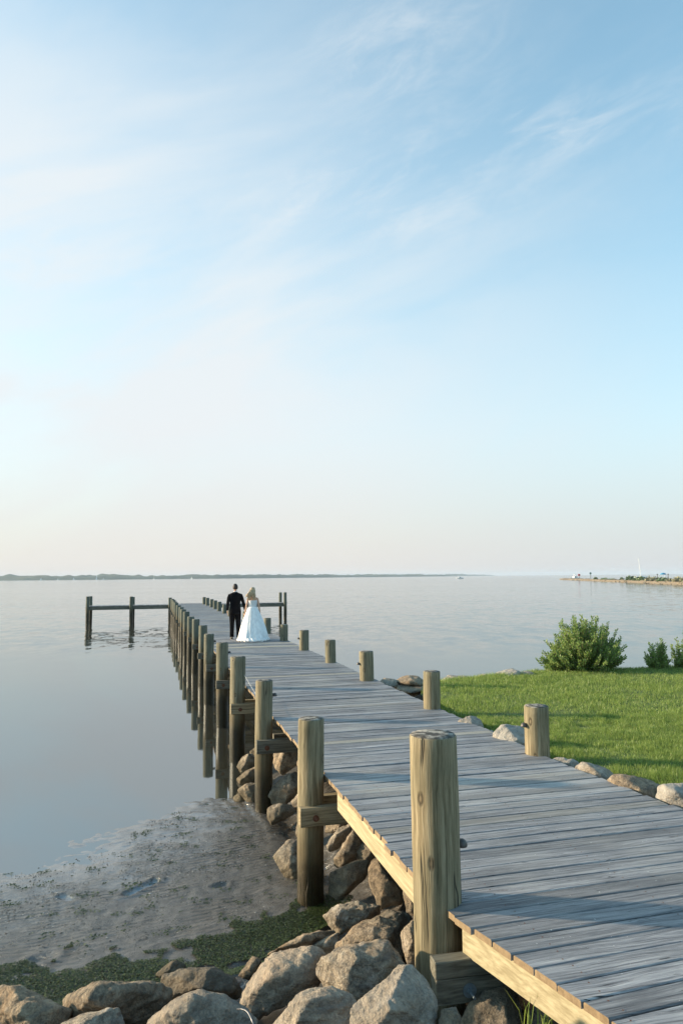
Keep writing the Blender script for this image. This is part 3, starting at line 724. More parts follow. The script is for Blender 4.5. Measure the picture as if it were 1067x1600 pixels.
MID = [
 ([(369,1200),(376,1185),(391,1176),(405,1188),(399,1197),(391,1203),(378,1213)], 'angular tan rock at the water left of the third piling, uppermost of its pile', {}),
 ([(392,1176),(412,1160),(428,1166),(430,1195),(400,1192)], 'tan rock behind the third piling from the camera', {}),
 ([(428,1166),(445,1158),(462,1163),(466,1192),(438,1212),(428,1195)], 'big smooth sunlit rock right of the third piling below the pier edge', dict(thick=.6)),
 ([(369,1218),(389,1203),(412,1194),(420,1216),(389,1226),(374,1227)], 'flat layered rock pointing left from the third piling', {}),
 ([(372,1235),(389,1222),(404,1227),(404,1251),(389,1256),(377,1241)], 'crumbly tan rock with dark right side at the mud edge', {}),
 ([(362,1246),(374,1238),(388,1253),(374,1256)], 'small blue-grey stone at the water edge below the crumbly tan rock', {}),
 ([(420,1240),(436,1220),(460,1207),(476,1212),(478,1232),(460,1240),(441,1260),(423,1253)], 'large wedge of rock half in shade between the second and third pilings', dict(thick=.6)),
 ([(454,1250),(469,1239),(486,1248),(488,1268),(464,1266)], 'small brown rock just left of the second piling, under the shaded wedge', {}),
 ([(413,1266),(433,1257),(457,1257),(464,1268),(447,1276),(426,1287)], 'flat pale rock lying on the mud left of the second piling', {}),
 ([(424,1331),(444,1316),(470,1311),(482,1340),(480,1380),(457,1379),(439,1358)], 'cracked pale rock half sunk in mud at the foot of the second piling', dict(thick=.5)),
 ([(461,1292),(472,1280),(484,1290),(482,1312),(465,1312)], 'small rock tucked behind the left side of the second piling', {}),
 ([(508,1300),(514,1278),(541,1274),(549,1287),(530,1301)], 'grey rock right of the second piling, highest under its cross beam', {}),
 ([(508,1328),(517,1308),(528,1295),(551,1285),(546,1303),(535,1318),(517,1329)], 'mossy pale rock right of the second piling', dict(pale=.2)),
 ([(518,1350),(531,1329),(554,1293),(571,1303),(561,1339),(544,1344),(528,1355)], 'steep lozenge shaped brown rock below the pale pine stringer', {}),
 ([(513,1365),(528,1357),(575,1340),(584,1350),(569,1371),(538,1402),(517,1406)], 'dark slab tilted to the right at the foot of the second piling', dict(dark=.15, thick=.6)),
 ([(576,1358),(588,1333),(603,1337),(606,1358),(626,1382),(624,1407),(594,1418),(578,1379)], 'brown cleft boulder under the stringer midway between the two nearest pilings', dict(dark=.2)),
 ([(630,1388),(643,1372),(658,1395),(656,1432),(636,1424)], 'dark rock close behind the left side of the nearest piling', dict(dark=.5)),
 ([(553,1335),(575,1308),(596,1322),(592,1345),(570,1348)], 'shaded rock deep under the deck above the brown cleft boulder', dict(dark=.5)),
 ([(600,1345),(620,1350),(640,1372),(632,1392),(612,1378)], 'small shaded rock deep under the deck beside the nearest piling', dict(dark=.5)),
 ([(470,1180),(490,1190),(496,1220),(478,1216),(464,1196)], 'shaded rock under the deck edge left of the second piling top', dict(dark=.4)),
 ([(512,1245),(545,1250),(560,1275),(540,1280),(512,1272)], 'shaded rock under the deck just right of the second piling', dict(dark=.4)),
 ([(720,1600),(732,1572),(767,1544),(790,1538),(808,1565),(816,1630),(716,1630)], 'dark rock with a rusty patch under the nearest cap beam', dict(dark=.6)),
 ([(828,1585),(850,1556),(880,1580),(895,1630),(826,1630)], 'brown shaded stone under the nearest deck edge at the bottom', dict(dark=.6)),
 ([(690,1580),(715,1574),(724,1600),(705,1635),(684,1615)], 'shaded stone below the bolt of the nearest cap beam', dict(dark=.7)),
]
EDGE = [
 ([(718,1127),(738,1120),(749,1125),(755,1143),(735,1149),(720,1137)], 'small rounded pale rock between pier and lawn, farthest of its row', dict(pale=.6)),
 ([(770,1152),(786,1134),(812,1138),(824,1150),(826,1176),(800,1176),(778,1166)], 'pale grey boulder just left of the nearest short piling on the lawn side', dict(pale=.8)),
 ([(752,1146),(768,1142),(784,1156),(765,1162)], 'low pale stone left of the pale grey boulder at the pier edge', dict(pale=.6)),
 ([(860,1192),(876,1183),(898,1188),(906,1204),(890,1212),(868,1204)], 'rounded blue-white rock just right of the short piling by the lawn', dict(pale=.7)),
 ([(901,1203),(916,1194),(948,1203),(964,1220),(948,1232),(916,1220)], 'long striped grey rock between pier and lawn', dict(pale=.3)),
 ([(953,1224),(967,1212),(999,1218),(1030,1228),(1036,1254),(1006,1258),(970,1242)], 'large dark grey rock between pier and lawn near the right edge', dict()),
 ([(1034,1254),(1038,1230),(1067,1230),(1100,1240),(1110,1282),(1067,1280)], 'square pale rock cut off by the right edge of the picture', dict(pale=.8)),
]
FAR = [
 ([(588,1070),(600,1061),(618,1063),(624,1072),(595,1075)], 'speckled rounded rock touching the right pier edge beside the water', dict(pale=.4)),
 ([(618,1066),(638,1059),(657,1060),(666,1069),(636,1071)], 'low brown rock behind the second short piling at the water', {}),
 ([(606,1073),(640,1068),(668,1069),(668,1079),(622,1083)], 'long flat grey slab beside the pier left of the second short piling', dict(pale=.2)),
 ([(624,1087),(645,1081),(668,1080),(672,1094),(643,1094)], 'flat grey slab by the pier, nearest of those beside the second short piling', dict(pale=.1)),
 ([(688,1066),(704,1059),(735,1060),(730,1067),(700,1070)], 'flat pale rock edging the lawn right of the second short piling', dict(pale=.5)),
 ([(740,1061),(757,1054),(768,1057),(756,1063)], 'small pale rock on the far lawn edge', dict(pale=.5)),
 ([(770,1059),(791,1052),(807,1048),(814,1053),(795,1061)], 'pinkish pale pointed rock on the far lawn edge', dict(pale=.6)),
 ([(812,1055),(822,1050),(834,1051),(830,1057)], 'small grey rock on the far lawn edge left of the large shrub', dict(pale=.3)),
 ([(1010,1046),(1020,1041),(1034,1043),(1034,1048)], 'small dark rock at the base of the small right shrub', dict(dark=.3)),
]
for pl_, lb, kw in NEAR: rock(pl_, lb, **{**dict(res=56), **kw})
for pl_, lb, kw in MID: rock(pl_, lb, **{**dict(res=32), **kw})
for pl_, lb, kw in EDGE: rock(pl_, lb, **{**dict(res=30, thick=.9, tilt=.2, grow=1.22, facets=7, dist=(P(sum(a for a, b in pl_) / len(pl_), max(b for a, b in pl_), 1.20).y)), **kw})
for pl_, lb, kw in FAR: rock(pl_, lb, **{**dict(res=18, thick=1.0, dist=(15.0 if pl_[0][0] < 680 else 15.35 if pl_[0][0] < 900 else 16.2), tilt=0), **kw})

# bent metal rod on the boulder
bm = bmesh.new(); q0 = D(371, 1577, 3.72); q1 = D(384, 1580, 3.66); q2 = D(392, 1590, 3.6); q3 = D(398, 1604, 3.52)
tube(bm, [q0 - q1, (q0 - q1) * .5 + Vector((0, 0, .006)), Vector((0, 0, .004)), (q2 - q1) * .5 + Vector((0, 0, .008)), q2 - q1, q3 - q1], .0042, 8)
o = from_bm('metal_rod', bm, flat('steel', (.16, .165, .18), .4, .8), None, True); o.location = q1
tag(o, 'thin bent silver metal rod lying on the pale creased boulder', 'rod')

# ------------------------------------------------------------ seaweed
sw = [P(*a, .08) for a in ((-60, 1525), (0, 1512), (60, 1502), (130, 1499), (250, 1488), (330, 1470), (420, 1422), (470, 1406), (505, 1398), (540, 1415), (500, 1450), (440, 1490), (390, 1520), (320, 1560), (240, 1580), (110, 1600), (0, 1600), (-80, 1600))]
SWP = np.array([(p.x, p.y) for p in sw])
def litter(n, poly, size, edge, zup, sd=0, flatn=.5, box=None):
    r = np.random.default_rng(sd); x = r.uniform(poly[:, 0].min() - edge, poly[:, 0].max() + edge, n); y = r.uniform(poly[:, 1].min() - edge, poly[:, 1].max() + edge, n)
    cl = np.array([noise.fractal(Vector((a * 2.1, b * 2.1, sd)), .7, 2, 3) for a, b in zip(x, y)])
    s = sdf_poly(x, y, poly); keep = s + cl * edge * 2 > 0
    x, y, cl = x[keep], y[keep], cl[keep]; m = len(x)
    z = height(x, y, False) + r.uniform(0, zup, m) * (1 + cl) + .006
    L = r.uniform(.5, 1.3, m)[:, None] * size; a = r.uniform(0, 6.28, m); ti = r.normal(0, flatn, m)
    d = np.stack([np.cos(a) * np.cos(ti), np.sin(a) * np.cos(ti), np.abs(np.sin(ti))], -1)
    w = np.stack([-np.sin(a), np.cos(a), r.normal(0, .2, m)], -1); c = np.stack([x, y, z], -1)
    up = np.array([0, 0, 1.])
    v = np.stack([c - d * L * .5, c - w * L * .22 + up * L * .12, c + d * L * .5, c + w * L * .22 + up * L * .1], 1)
    return v.reshape(-1, 3)
vs = litter(170000, SWP, .021, .20, .010, 4, .22)
tag(from_np('seaweed', vs, np.arange(len(vs)).reshape(-1, 4), WEEDM), 'dark green washed-up seaweed carpet at the foot of the rocks', 'seaweed', kind='stuff')
# scattered scraps over the mud and along the water line
mudp = np.array([(p.x, p.y) for p in [P(*a, .03) for a in ((-40, 1372), (110, 1348), (200, 1308), (260, 1272), (345, 1250), (385, 1262), (430, 1320), (470, 1395), (330, 1470), (130, 1499), (-40, 1520))]])
def scraps(n, sd, size, poly, thr):
    r = np.random.default_rng(sd); x = r.uniform(poly[:, 0].min(), poly[:, 0].max(), n); y = r.uniform(poly[:, 1].min(), poly[:, 1].max(), n)
    cl = np.array([noise.fractal(Vector((a * 3.2, b * 4.5, sd)), .7, 2, 4) for a, b in zip(x, y)])
    dl = sdf_poly(x, y, WLP); s = sdf_poly(x, y, poly)
    keep = (s > -.05) & ((cl > thr) | ((np.abs(dl) < .09) & (cl > -.02)))
    x, y = x[keep], y[keep]; m = len(x); z = height(x, y, True) + .006; z = np.maximum(z, .006)
    L = r.uniform(.4, 1.4, m)[:, None] * size; a = r.normal(.5, .6, m)
    d = np.stack([np.cos(a), np.sin(a), r.uniform(0, .3, m)], -1); w = np.stack([-np.sin(a), np.cos(a), np.zeros(m)], -1); c = np.stack([x, y, z], -1)
    return np.stack([c - d * L * .5, c - w * L * .2, c + d * L * .5, c + w * L * .2 + np.array([0, 0, 1]) * L * .2], 1).reshape(-1, 3)
vs = scraps(42000, 8, .022, mudp, .42)
tag(from_np('seaweed_scraps', vs, np.arange(len(vs)).reshape(-1, 4), WEEDM), 'scattered dark weed scraps over the mud and water line', 'seaweed', kind='stuff')
# crumbs of mud and broken shell
r9 = np.random.default_rng(12); n9 = 26000; x9 = r9.uniform(mudp[:, 0].min(), mudp[:, 0].max(), n9); y9 = r9.uniform(mudp[:, 1].min(), mudp[:, 1].max(), n9)
c9 = np.array([noise.fractal(Vector((a * 1.7, b * 2.2, 31)), .7, 2, 3) for a, b in zip(x9, y9)])
k9 = (sdf_poly(x9, y9, mudp) > -.1) & (c9 + r9.uniform(-.5, .5, n9) > .12); x9, y9 = x9[k9], y9[k9]; z9 = height(x9, y9, True); k9 = z9 > -.004; x9, y9, z9 = x9[k9], y9[k9], z9[k9]; n9 = len(x9)
S9 = (r9.gamma(2, .0019, n9) + .0022)[:, None]; vv9 = []
for q in range(5):
    a = q * 1.2566 + r9.uniform(-.4, .4, n9); vv9.append(np.stack([x9, y9, z9], -1) + S9 * np.stack([np.cos(a) * r9.uniform(.7, 1.6, n9), np.sin(a) * r9.uniform(.6, 1, n9), np.full(n9, -.1)], -1))
vv9.append(np.stack([x9, y9, z9], -1) + S9 * np.stack([r9.uniform(-.4, .4, n9), r9.uniform(-.4, .4, n9), r9.uniform(.2, .6, n9)], -1))
V9 = np.stack(vv9, 1).reshape(-1, 3); b9 = np.arange(n9)[:, None] * 6
F9 = np.concatenate([b9 + np.array([[q, (q + 1) % 5, 5]]) for q in range(5)], 0)
def m_crumb(g, I):
    isl = g.node('ShaderNodeNewGeometry', out='Random Per Island')
    g.put(I['Base Color'], g.mix(g.map(isl, .90, .97), g.mix(isl, (.03, .026, .02), (.13, .12, .10)), (.42, .40, .37))); I['Roughness'].default_value = .55
tag(from_np('mud_crumbs', V9, F9, mat('mud_crumb', m_crumb)), 'fine crumbs of mud and broken shell strewn over the flat', 'shell litter', kind='stuff')
# small stones and shell on the mud
for (px, py, sz, lb, pale) in ((336, 1465, .05, 'small pinkish shell on the mud at the seaweed edge', .8), (80, 1300, .05, 'small dark clump in the shallow water at the left', 0)):
    s_ = sz / 2 * F_PX / 7.5
    rock([(px - s_, py), (px - s_ * .5, py - s_ * .8), (px + s_ * .6, py - s_ * .7), (px + s_, py), (px + s_ * .3, py + s_ * .5), (px - s_ * .6, py + s_ * .4)], lb, res=12, pale=pale, dark=0 if pale else 1, group='pebbles on the mud flat', dist=None if pale else (P(px, py, 0) - CO).length * .955)

# ------------------------------------------------------------ shrubs
def shrub(base, w, h, nb, label, seed, lfs=.05, lopsided=0, group='shrubs on the far edge of the lawn', lo=.1):
    r = random.Random(seed); root = empty('shrub', base, label=label, cat='shrub', group=group)
    bm = bmesh.new(); leaves = []
    for i in range(nb):
        az = r.uniform(0, 2 * math.pi); el = math.asin(min(.99, lo + (1 - lo) * r.random() ** .75))
        d = Vector((math.cos(az) * math.cos(el), math.sin(az) * math.cos(el), math.sin(el)))
        u = noise.noise(Vector((d.x * 2.1, d.y * 2.1, d.z * 2 + seed))) 
        Lr = 1 / math.sqrt((d.x / (w / 2)) ** 2 + (d.y / (w / 2)) ** 2 + (d.z / h) ** 2) * (r.uniform(.5, 1.0) if r.random() < .5 else r.uniform(.85, 1.08)) * (1 + .14 * u)
        if lopsided and d.x < 0: Lr *= 1 + lopsided * (-d.x) * (1 - d.z)
        b0 = Vector((r.uniform(-.1, .1) * w, r.uniform(-.08, .08) * w, 0)); tip = b0 + d * Lr
        ctrl = b0 + d * Lr * .5 + Vector((d.x, d.y, -.3)) * .12 * Lr * 1
        tip += Vector((0, 0, .10 * Lr))
        pts = [b0.lerp(ctrl, q).lerp(ctrl.lerp(tip, q), q) for q in [j / 6 for j in range(7)]]
        tube(bm, pts, [.010 * (1 - j / 8) * (h / 1.2) + .001 for j in range(7)], 4)
        nl = int(Lr / (lfs * .17))
        for j in range(nl):
            q = .22 + .78 * (j / nl) ** .8; p = b0.lerp(ctrl, q).lerp(ctrl.lerp(tip, q), q)
            t = (ctrl - b0).lerp(tip - ctrl, q).normalized(); t = (t + Vector((0, 0, .35))).normalized()
            o = Vector((r.gauss(0, 1), r.gauss(0, 1), r.gauss(0, 1))); o = (o - t * o.dot(t)).normalized()
            ld = (t * r.uniform(.5, 1.1) + o * r.uniform(.4, .9)).normalized(); ls = lfs * r.uniform(.9, 1.5) * (1.1 - .3 * q)
            p = p + o * .012; ww = ld.cross(Vector((r.gauss(0, 1), r.gauss(0, 1), r.gauss(0, 1)))).normalized() * ls * .27
            leaves += [p, p + ld * ls * .5 + ww, p + ld * ls, p + ld * ls * .5 - ww]
    from_bm('stems', bm, BARK, root, True)
    lv = np.array([tuple(v) for v in leaves]); from_np('leaves', lv, np.arange(len(lv)).reshape(-1, 4), LEAF, root)
    return root
def shrub_at(px, py, hpx, wpx, dist, *a, **k):
    p = D(px, py, dist); zt = hz_at(p.x, p.y); 
    root = shrub((p.x, p.y, p.z - .03), wpx / F_PX * dist, hpx / F_PX * dist, *a, **k); return root
shrub_at(914, 1049, 80, 112, 16.0, 380, 'largest dense rounded shrub standing at the far edge of the lawn', 3, lopsided=.15, lo=.12)
shrub_at(874, 1050, 46, 50, 15.9, 70, 'small loose light green shrub merging with the left side of the largest shrub', 8, lopsided=.5, lo=.2)
shrub_at(1027, 1047, 54, 38, 16.1, 100, 'small upright shrub standing alone near the right edge, reddish stems showing', 5, lo=.3)
shrub_at(1072, 1047, 56, 42, 16.2, 110, 'darker shrub cut off by the right edge of the picture', 6, lo=.25)
# grass tufts under the near deck edge
def tuft(p, n, h, label, seed):
    r = random.Random(seed); vs = []
    for i in range(n):
        a = r.uniform(0, 6.28); l = r.uniform(.1, .6) * h; hh = h * r.uniform(.6, 1.1); w = .004
        b = Vector((r.uniform(-.04, .04), r.uniform(-.04, .04), 0)); s = Vector((math.cos(a), math.sin(a), 0)); q = Vector((-s.y, s.x, 0)) * w
        m = b + s * l * .3 + Vector((0, 0, hh * .6)); t = b + s * l + Vector((0, 0, hh))
        vs += [b - q, b + q, m + q * .8, m - q * .8, m - q * .8, m + q * .8, t + q * .1, t - q * .1]
    v = np.array([tuple(a) for a in vs]); o = from_np('grass_tuft', v, np.arange(len(v)).reshape(-1, 4), GRASSM); o.location = p
    tag(o, label, 'grass tuft')
tuft(D(828, 1618, 3.75), 7, .24, 'few tall green grass blades growing under the nearest deck edge', 1)
tuft(D(852, 1612, 3.7), 12, .12, 'short green grass tuft on the brown stone under the nearest deck edge', 2)
tuft(D(838, 1052, 15.9), 40, .12, 'small weedy green tuft sticking up from the far lawn edge', 3)

# ------------------------------------------------------------ people
SKINM = flat('skin', (.62, .36, .24), .5, 0, .08)
SUIT = flat('black_suit', (.004, .0042, .006), .95, 0, .2, 20)
[n for n in SUIT.node_tree.nodes if n.type == 'BSDF_PRINCIPLED'][0].inputs['Specular IOR Level'].default_value = .12
WHITE = flat('white_cloth', (.80, .80, .80), .7, 0, .04)
def m_tulle(g, I):
    tc = g.node('ShaderNodeTexCoord', out=3)
    n = g.noise(g.scale(tc, (14, 14, 1.2)), 1, 5)
    g.put(I['Base Color'], g.mix(g.map(n, .35, .65), (.76, .735, .715), (.88, .86, .84))); I['Roughness'].default_value = .8
    g.put(I['Normal'], g.bump(n, .6, .02)); I['Sheen Weight'].default_value = .3
TULLE = mat('tulle', m_tulle)
LACE = flat('lace', (.70, .70, .70), .7, 0, .25, 60, .5)
DARKHAIR = flat('dark_hair', (.02, .013, .010), .6, 0, .3, 40, .4)
def m_blond(g, I):
    tc = g.node('ShaderNodeTexCoord', out=3)
    n = g.noise(g.scale(tc, (60, 60, 6)), 1, 5, .6, .5)
    g.put(I['Base Color'], g.mix(g.map(n, .3, .7), (.24, .15, .08), (.74, .57, .36))); I['Roughness'].default_value = .45
    g.put(I['Normal'], g.bump(n, .8, .01))
BLOND = mat('blond_hair', m_blond)
LEATHER = flat('black_leather', (.02, .018, .016), .3); SOLE = flat('shoe_sole', (.45, .38, .28), .6)
def head_mesh(c, r, yaw):
    bm = bmesh.new(); bmesh.ops.create_uvsphere(bm, u_segments=24, v_segments=18, radius=1)
    for v in bm.verts:
        x, y, z = v.co
        w = .80 * (1 - .22 * max(0, -z)); yy = y * (.98 if y < 0 else .92); zz_ = z * 1.22
        if y > .3: zz_ += 0; 
        # nose, brow, eye sockets, lips, chin
        if y > 0:
            yy += .26 * math.exp(-((x / .16) ** 2 + ((z + .12) / .20) ** 2)) + .05 * math.exp(-((x / .5) ** 2 + ((z - .22) / .1) ** 2))
            for sx in (-1, 1): yy -= .10 * math.exp(-(((x - sx * .34) / .15) ** 2 + ((z - .05) / .10) ** 2))
            yy += .06 * math.exp(-((x / .24) ** 2 + ((z + .48) / .07) ** 2)) + .10 * math.exp(-((x / .3) ** 2 + ((z + .80) / .16) ** 2))
        v.co = Vector((x * w, yy, zz_)) * r
    for sx in (-1, 1):   # ears
        e = bmesh.ops.create_uvsphere(bm, u_segments=8, v_segments=6, radius=1)['verts']
        for v in e: v.co = Vector((v.co.x * .10 + sx * .80, v.co.y * .20 - .05, v.co.z * .32 - .02)) * r
    M = Matrix.Translation(c) @ Matrix.Rotation(yaw, 4, 'Z')
    for v in bm.verts: v.co = M @ v.co
    me = bpy.data.meshes.new('h'); bm.to_mesh(me); bm.free(); return me
def hand_meshes(w, d, side, palmn=Vector((1, 0, 0))):
    """palm and five fingers hanging along d from the wrist w"""
    d = Vector(d).normalized(); fwd = Vector((0, 1, 0)); fwd = (fwd - d * fwd.dot(d)).normalized(); w = Vector(w)
    inn = Vector((-side, 0, 0))
    out = [skin([(w, .022, .028), (w + d * .045, .018, .036), (w + d * .085, .016, .038)], [(0, 1), (1, 2)], 1)]
    for k, (o, L) in enumerate(((-.030, .060), (-.010, .072), (.010, .076), (.029, .068))):
        b = w + d * .085 + fwd * o
        out.append(skin([(b, .0085), (b + d * L * .45 + inn * .006, .008), (b + d * L * .75 + inn * .018, .0075), (b + d * L * .95 + inn * .032, .006)], [(0, 1), (1, 2), (2, 3)], 1))
    b = w + d * .03 + fwd * .032
    out.append(skin([(b, .011), (b + d * .03 + fwd * .022 + inn * .008, .010), (b + d * .062 + fwd * .028 + inn * .016, .008)], [(0, 1), (1, 2)], 1))
    return out
def person(loc, rz, label): return empty('person', loc, rz, label=label, cat='person')
MP = P(367.5, 998.5, DECK); GP = P(395, 1000, DECK)
man = person((MP.x, MP.y, DECK + .002), HEAD * .75, 'person in a black suit seen from behind, walking along the pier holding hands')
mj = [((0, 0, .95), .125, .10), ((0, 0, 1.15), .12, .09), ((0, .01, 1.36), .16, .10), ((0, .0, 1.50), .06, .06), ((0, .015, 1.60), .055, .06),
      ((-.19, 0, 1.44), .05), ((-.235, -.02, 1.17), .040), ((-.25, .02, .93), .028),
      ((.19, 0, 1.44), .05), ((.265, -.03, 1.18), .042), ((.315, .02, .95), .028),
      ((-.09, 0, .90), .085), ((-.10, .05, .50), .058), ((-.105, -.02, .10), .038), ((-.115, .09, .045), .032),
      ((.09, 0, .90), .085), ((.10, .02, .50), .058), ((.105, -.10, .11), .038), ((.115, .0, .05), .032)]
me_ = [(0, 1), (1, 2), (2, 3), (3, 4), (2, 5), (5, 6), (6, 7), (2, 8), (8, 9), (9, 10), (0, 11), (11, 12), (12, 13), (13, 14), (0, 15), (15, 16), (16, 17), (17, 18)]
bm = join_mesh([skin(mj, me_), head_mesh(Vector((0, .02, 1.695)), .096, 0)] + hand_meshes((-.25, .02, .93), (0, .1, -1), -1) + hand_meshes((.315, .02, .95), (.25, .1, -1), 1))
from_bm('body', bm, SKINM, man, True)
bm = bmesh.new()
rings = [((0, -.005, .80), .195, .135), ((0, -.005, .90), .195, .14), ((0, 0, 1.05), .172, .125), ((0, 0, 1.15), .165, .12), ((0, 0, 1.28), .185, .13), ((0, -.005, 1.38), .205, .13), ((0, -.005, 1.45), .205, .115), ((0, -.005, 1.49), .17, .10), ((0, 0, 1.525), .085, .075), ((0, .005, 1.545), .062, .062)]
ring_loft(bm, [ellipse(c, a, b, 24) for c, a, b in rings])
for sx, el, wr in ((-1, (-.240, -.03, 1.18), (-.255, .015, .945)), (1, (.262, -.035, 1.19), (.325, .015, .965))):
    tube(bm, [(sx * .12, 0, 1.435), (sx * .180, 0, 1.425), (sx * .212, -.01, 1.34), el, wr], [.060, .068, .062, .052, .043], 12)
bmesh.ops.recalc_face_normals(bm, faces=bm.faces)
from_bm('suit_jacket', bm, SUIT, man, True)
bm = bmesh.new()
ring_loft(bm, [ellipse(c, a, b, 20) for c, a, b in (((0, 0, .84), .175, .12), ((0, 0, .92), .175, .12), ((0, 0, 1.0), .165, .11))])
for sx, kx in ((-1, .05), (1, .02)):
    yb = -.02 if sx < 0 else -.10
    tube(bm, [(sx * .09, 0, .93), (sx * .095, kx * .5, .72), (sx * .10, kx, .50), (sx * .105, (kx + yb) / 2 - .01, .28), (sx * .108, yb, .07)], [.10, .098, .078, .068, .068], 14)
bmesh.ops.recalc_face_normals(bm, faces=bm.faces)
from_bm('trousers', bm, SUIT, man, True)
bm = bmesh.new(); ring_loft(bm, [ellipse((0, .005, z), r, r * .98, 20) for z, r in ((1.52, .064), (1.54, .062), (1.562, .059))]); from_bm('shirt_collar', bm, WHITE, man, True)
for sx, y0 in ((-1, -.05), (1, -.13)):
    bm = bmesh.new()
    ring_loft(bm, [ellipse((sx * .112, y0 + .02 + yy, z), .045 * k_, .13 * k_, 14) for yy, z, k_ in ((.06, .012, 1), (.055, .04, 1.0), (.03, .075, .75), (.0, .095, .5))]); sh = from_bm('shoe', bm, LEATHER, man, True)
    bm = bmesh.new(); ring_loft(bm, [ellipse((sx * .112, y0 + .08, z), .047, .133, 14) for z in (.0, .012)]); from_bm('sole', bm, SOLE, sh)
def cap_hair(parent, m, c, r, yaw, low, name='hair'):
    bm = bmesh.new(); bmesh.ops.create_uvsphere(bm, u_segments=28, v_segments=20, radius=1)
    dl = [v for v in bm.verts if (v.co.z < low + .55 * max(0, v.co.y) * 1.2) or (v.co.y > .45 and v.co.z < .55)]
    bmesh.ops.delete(bm, geom=dl, context='VERTS')
    M = Matrix.Translation(c) @ Matrix.Rotation(yaw, 4, 'Z')
    for v in bm.verts:
        k_ = 1 + .05 * noise.noise(v.co * 6)
        v.co = M @ Vector((v.co.x * .86 * r * k_, v.co.y * 1.04 * r * k_, v.co.z * 1.19 * r * k_))
    return bm
from_bm('hair', cap_hair(man, DARKHAIR, Vector((0, .006, 1.70)), .099, 0, -.66), DARKHAIR, man, True)

bride = person((GP.x, GP.y, DECK + .002), HEAD * .6, 'person in a strapless white ball gown with long wavy blond hair, head turned right')
YW = R(-62)
bj = [((0, 0, .95), .12, .10), ((0, 0, 1.10), .095, .075), ((0, .01, 1.28), .12, .085), ((0, 0, 1.40), .045, .045), ((0, .01, 1.49), .04, .045),
      ((-.155, 0, 1.345), .036), ((-.205, -.01, 1.09), .030), ((-.245, .03, .87), .021),
      ((.155, 0, 1.345), .036), ((.20, -.02, 1.09), .030), ((.235, .03, .86), .021),
      ((-.08, 0, .85), .085), ((-.08, 0, .48), .055), ((-.08, -.02, .09), .033), ((-.08, .08, .04), .028),
      ((.08, 0, .85), .085), ((.08, 0, .48), .055), ((.08, -.02, .09), .033), ((.08, .08, .04), .028)]
bm = join_mesh([skin(bj, me_), head_mesh(Vector((0, .02, 1.575)), .090, YW)] + hand_meshes((-.245, .03, .87), (-.35, .1, -1), -1) + hand_meshes((.235, .03, .86), (.05, .1, -1), 1))
from_bm('body', bm, SKINM, bride, True)
gown = None
bm = bmesh.new(); N = 96
prof = [(1.07, .135, .11, 0), (1.02, .16, .14, .01), (.93, .205, .19, .02), (.80, .255, .25, .035), (.62, .32, .32, .05), (.42, .385, .39, .06), (.22, .44, .45, .07), (.08, .475, .49, .085), (.015, .49, .51, .10), (.0, .485, .505, .10)]
rings = []
for z, rx, ry, am in prof:
    f = lambda a: 1 + am * (.55 * math.sin(a * 9 + 1.5 * math.sin(a * 2) + z * .8) + .35 * math.sin(a * 17 + z * 2) + .25 * noise.noise(Vector((math.cos(a) * 4, math.sin(a) * 4, z * 3))) * 2)
    sh = max(0, .9 - z) ** 2 * .28
    rings.append(ellipse((.02 * (1 - z), -sh * .7, z), rx, ry + sh * .5, N, f))
ring_loft(bm, rings, cap=True)
gown = from_bm('gown_skirt', bm, TULLE, bride, True)
bm = bmesh.new()   # ruffled flounce round the hem
fr = lambda q: (lambda a: 1 + .035 * math.sin(a * 23 + q) + .05 * noise.noise(Vector((math.cos(a) * 6, math.sin(a) * 6, q))))
ring_loft(bm, [ellipse((.02, -.165, z), .485 * k_, .60 * k_, 120, fr(z * 30)) for z, k_ in ((.004, 1.0), (.01, 1.06), (.035, 1.085), (.06, 1.05), (.085, .98), (.11, .93))], cap=False)
from_bm('tulle_hem', bm, TULLE, gown, True)
bm = bmesh.new(); ring_loft(bm, [ellipse((0, .005, z), a, b, 24) for z, a, b in ((1.05, .140, .113), (1.10, .128, .10), (1.18, .140, .108), (1.25, .152, .115), (1.275, .150, .112))]); from_bm('lace_bodice', bm, LACE, bride, True)
hb = cap_hair(bride, BLOND, Vector((0, .01, 1.585)), .100, YW, -.62)
rr_ = random.Random(5)
for i in range(46):     # long wavy locks down the back
    x0 = rr_.uniform(-.085, .055); y0 = rr_.uniform(-.10, -.02); L_ = rr_.uniform(.17, .33) * (1 - .8 * abs(x0)); ph = rr_.uniform(0, 6.28)
    pts = [(x0 * (1 + 1.1 * q) - .045 * q + .030 * math.sin(q * 9 + ph) * q, -.055 + y0 * .5 - .055 * math.sin(q * 2.6) + .012 * math.cos(q * 9 + ph), 1.60 - L_ * q + (.02 if q == 0 else 0)) for q in [j / 8 for j in range(9)]]
    tube(hb, pts, [.020 * (1.15 - .75 * (j / 8)) for j in range(9)], 6)
bmesh.ops.recalc_face_normals(hb, faces=hb.faces)
from_bm('hair', hb, BLOND, bride, True)

# ------------------------------------------------------------ far things
WHT = flat('white_hull', (.8, .8, .78), .4); FARROCK = flat('jetty_stone', (.20, .155, .105), .9, 0, .6, .8, .3)
LEAFFAR = leafmat('jetty_leaf', (.05, .09, .04), (.20, .27, .12), .1); SCRUB = leafmat('scrub_leaf', (.16, .15, .09), (.36, .35, .22), .1)
def ground_pt(px, py): return P(px, py, 0)
